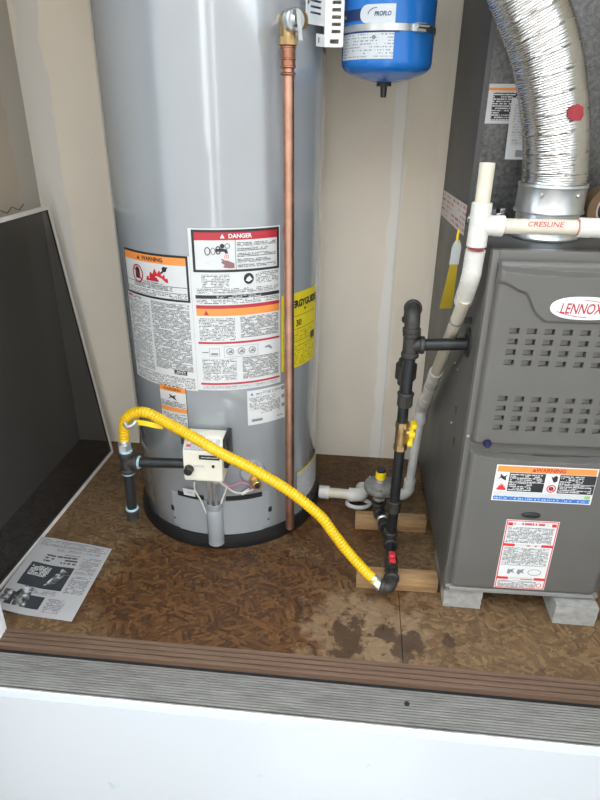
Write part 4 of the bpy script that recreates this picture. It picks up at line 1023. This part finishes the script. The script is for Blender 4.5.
# ================================================================== WINDOW SCREEN LEANING AT THE LEFT
ws = thing('window_screen', 'dark insect screen with pale metal frame leaning on left wall', 'window screen', (-.815, 1.726, 0))
B0 = Vector((-.815, 1.726, .001)); ux = Vector((-.026, -.74, 0)).normalized(); uz = Vector((-.088, .040, .81)); uz = (uz - ux * uz.dot(ux)).normalized(); un_ = uz.cross(ux).normalized()
LW, LH, FR = .745, .822, .011
def sp_(u, v, h): return B0 + ux * u + uz * v + un_ * h
def sbar(name, a0, a1, b0, b1, h0=-.006, h1=.004, mat='frame_alu'):
    q = [sp_(u, v, h) for h in (h0, h1) for u, v in ((a0, b0), (a1, b0), (a1, b1), (a0, b1))]
    return MB().add(q, [(0, 3, 2, 1), (4, 5, 6, 7), (0, 1, 5, 4), (1, 2, 6, 5), (2, 3, 7, 6), (3, 0, 4, 7)]).build(name, mat, ws, smooth=0)
sbar('frame_rail', 0, LW, 0, FR); sbar('frame_rail', 0, LW, LH - FR, LH); sbar('frame_rail', 0, FR, FR, LH - FR); sbar('frame_rail', LW - FR, LW, FR, LH - FR)
for a0, a1, b0, b1 in ((FR, LW - FR, FR, FR + .004), (FR, LW - FR, LH - FR - .004, LH - FR), (FR, FR + .004, FR, LH - FR), (LW - FR - .004, LW - FR, FR, LH - FR)): sbar('spline', a0, a1, b0, b1, -.001, .0022, 'black_plastic')
MB().add([sp_(FR, FR, 0), sp_(LW - FR, FR, 0), sp_(LW - FR, LH - FR, 0), sp_(FR, LH - FR, 0)], [(0, 1, 2, 3)]).build('mesh', 'insect_mesh', ws, smooth=0)
# zigzag spring wire behind the top rail
zz = [sp_(.10 + .028 * i, LH + (.003 if i % 2 else .015) + .002, -.012) for i in range(12)]
tag(MB().sweep(zz, .0011, 6).build('zigzag_wire', 'iron', None), 'thin zigzag wire along the top of the insect screen', 'wire')

# ================================================================== FLYER
def flm(u, v, h):
    curl = .010 * sst(.10, 0, u) * 1.0 + .003 * math.sin(v * 22) * sst(.05, .2, v)
    return Vector((-.826 + u * .992 - v * .02 + .004, .976 + v * 1.0 - u * .06 + .012 + (.006 * math.sin(u * 20)) * sst(.2, .27, v), .0015 + max(0, curl) + h))
S = Sheet(flm, base=0, step=.012, lift=.0002); PW, PH = .206, .262
S.rect(0, 0, PW, PH, 'flyer_paper'); S.rect(.010, .232, PW - .008, .256, 'text_flyer', 1); S.rect(.060, .222, PW - .02, .230, 'text_flyer', 1)
S.rect(.045, .178, .135, .212, 'text_head', 1)
S.rect(.022, .085, .138, .168, 'flyer_black', 1); S.poly([(.086, .095), (.112, .108), (.128, .150), (.108, .160), (.098, .130)], 'flyer_photo', 2); S.rect(.030, .120, .080, .160, 'text_white', 2)
S.rect(.022, .020, .110, .060, 'flyer_black', 1); S.poly([(.040, .020), (.075, .020), (.070, .082), (.046, .088), (.036, .060)], 'flyer_photo', 2); S.rect(.006, .030, .028, .064, 'flyer_photo', 2)
S.rect(.145, .080, PW - .010, .212, 'text_flyer', 1); S.rect(.120, .015, PW - .040, .060, 'text_flyer', 1); S.rect(.040, .066, .130, .080, 'text_flyer', 1)
tag(S.mb.build('paper_flyer', 'flyer_paper', None, smooth=50, fix=False), 'printed grey paper flyer lying on the brown floor', 'paper')

for o in list(bpy.data.objects):
    if o.get('_local') is not None: del o['_local']
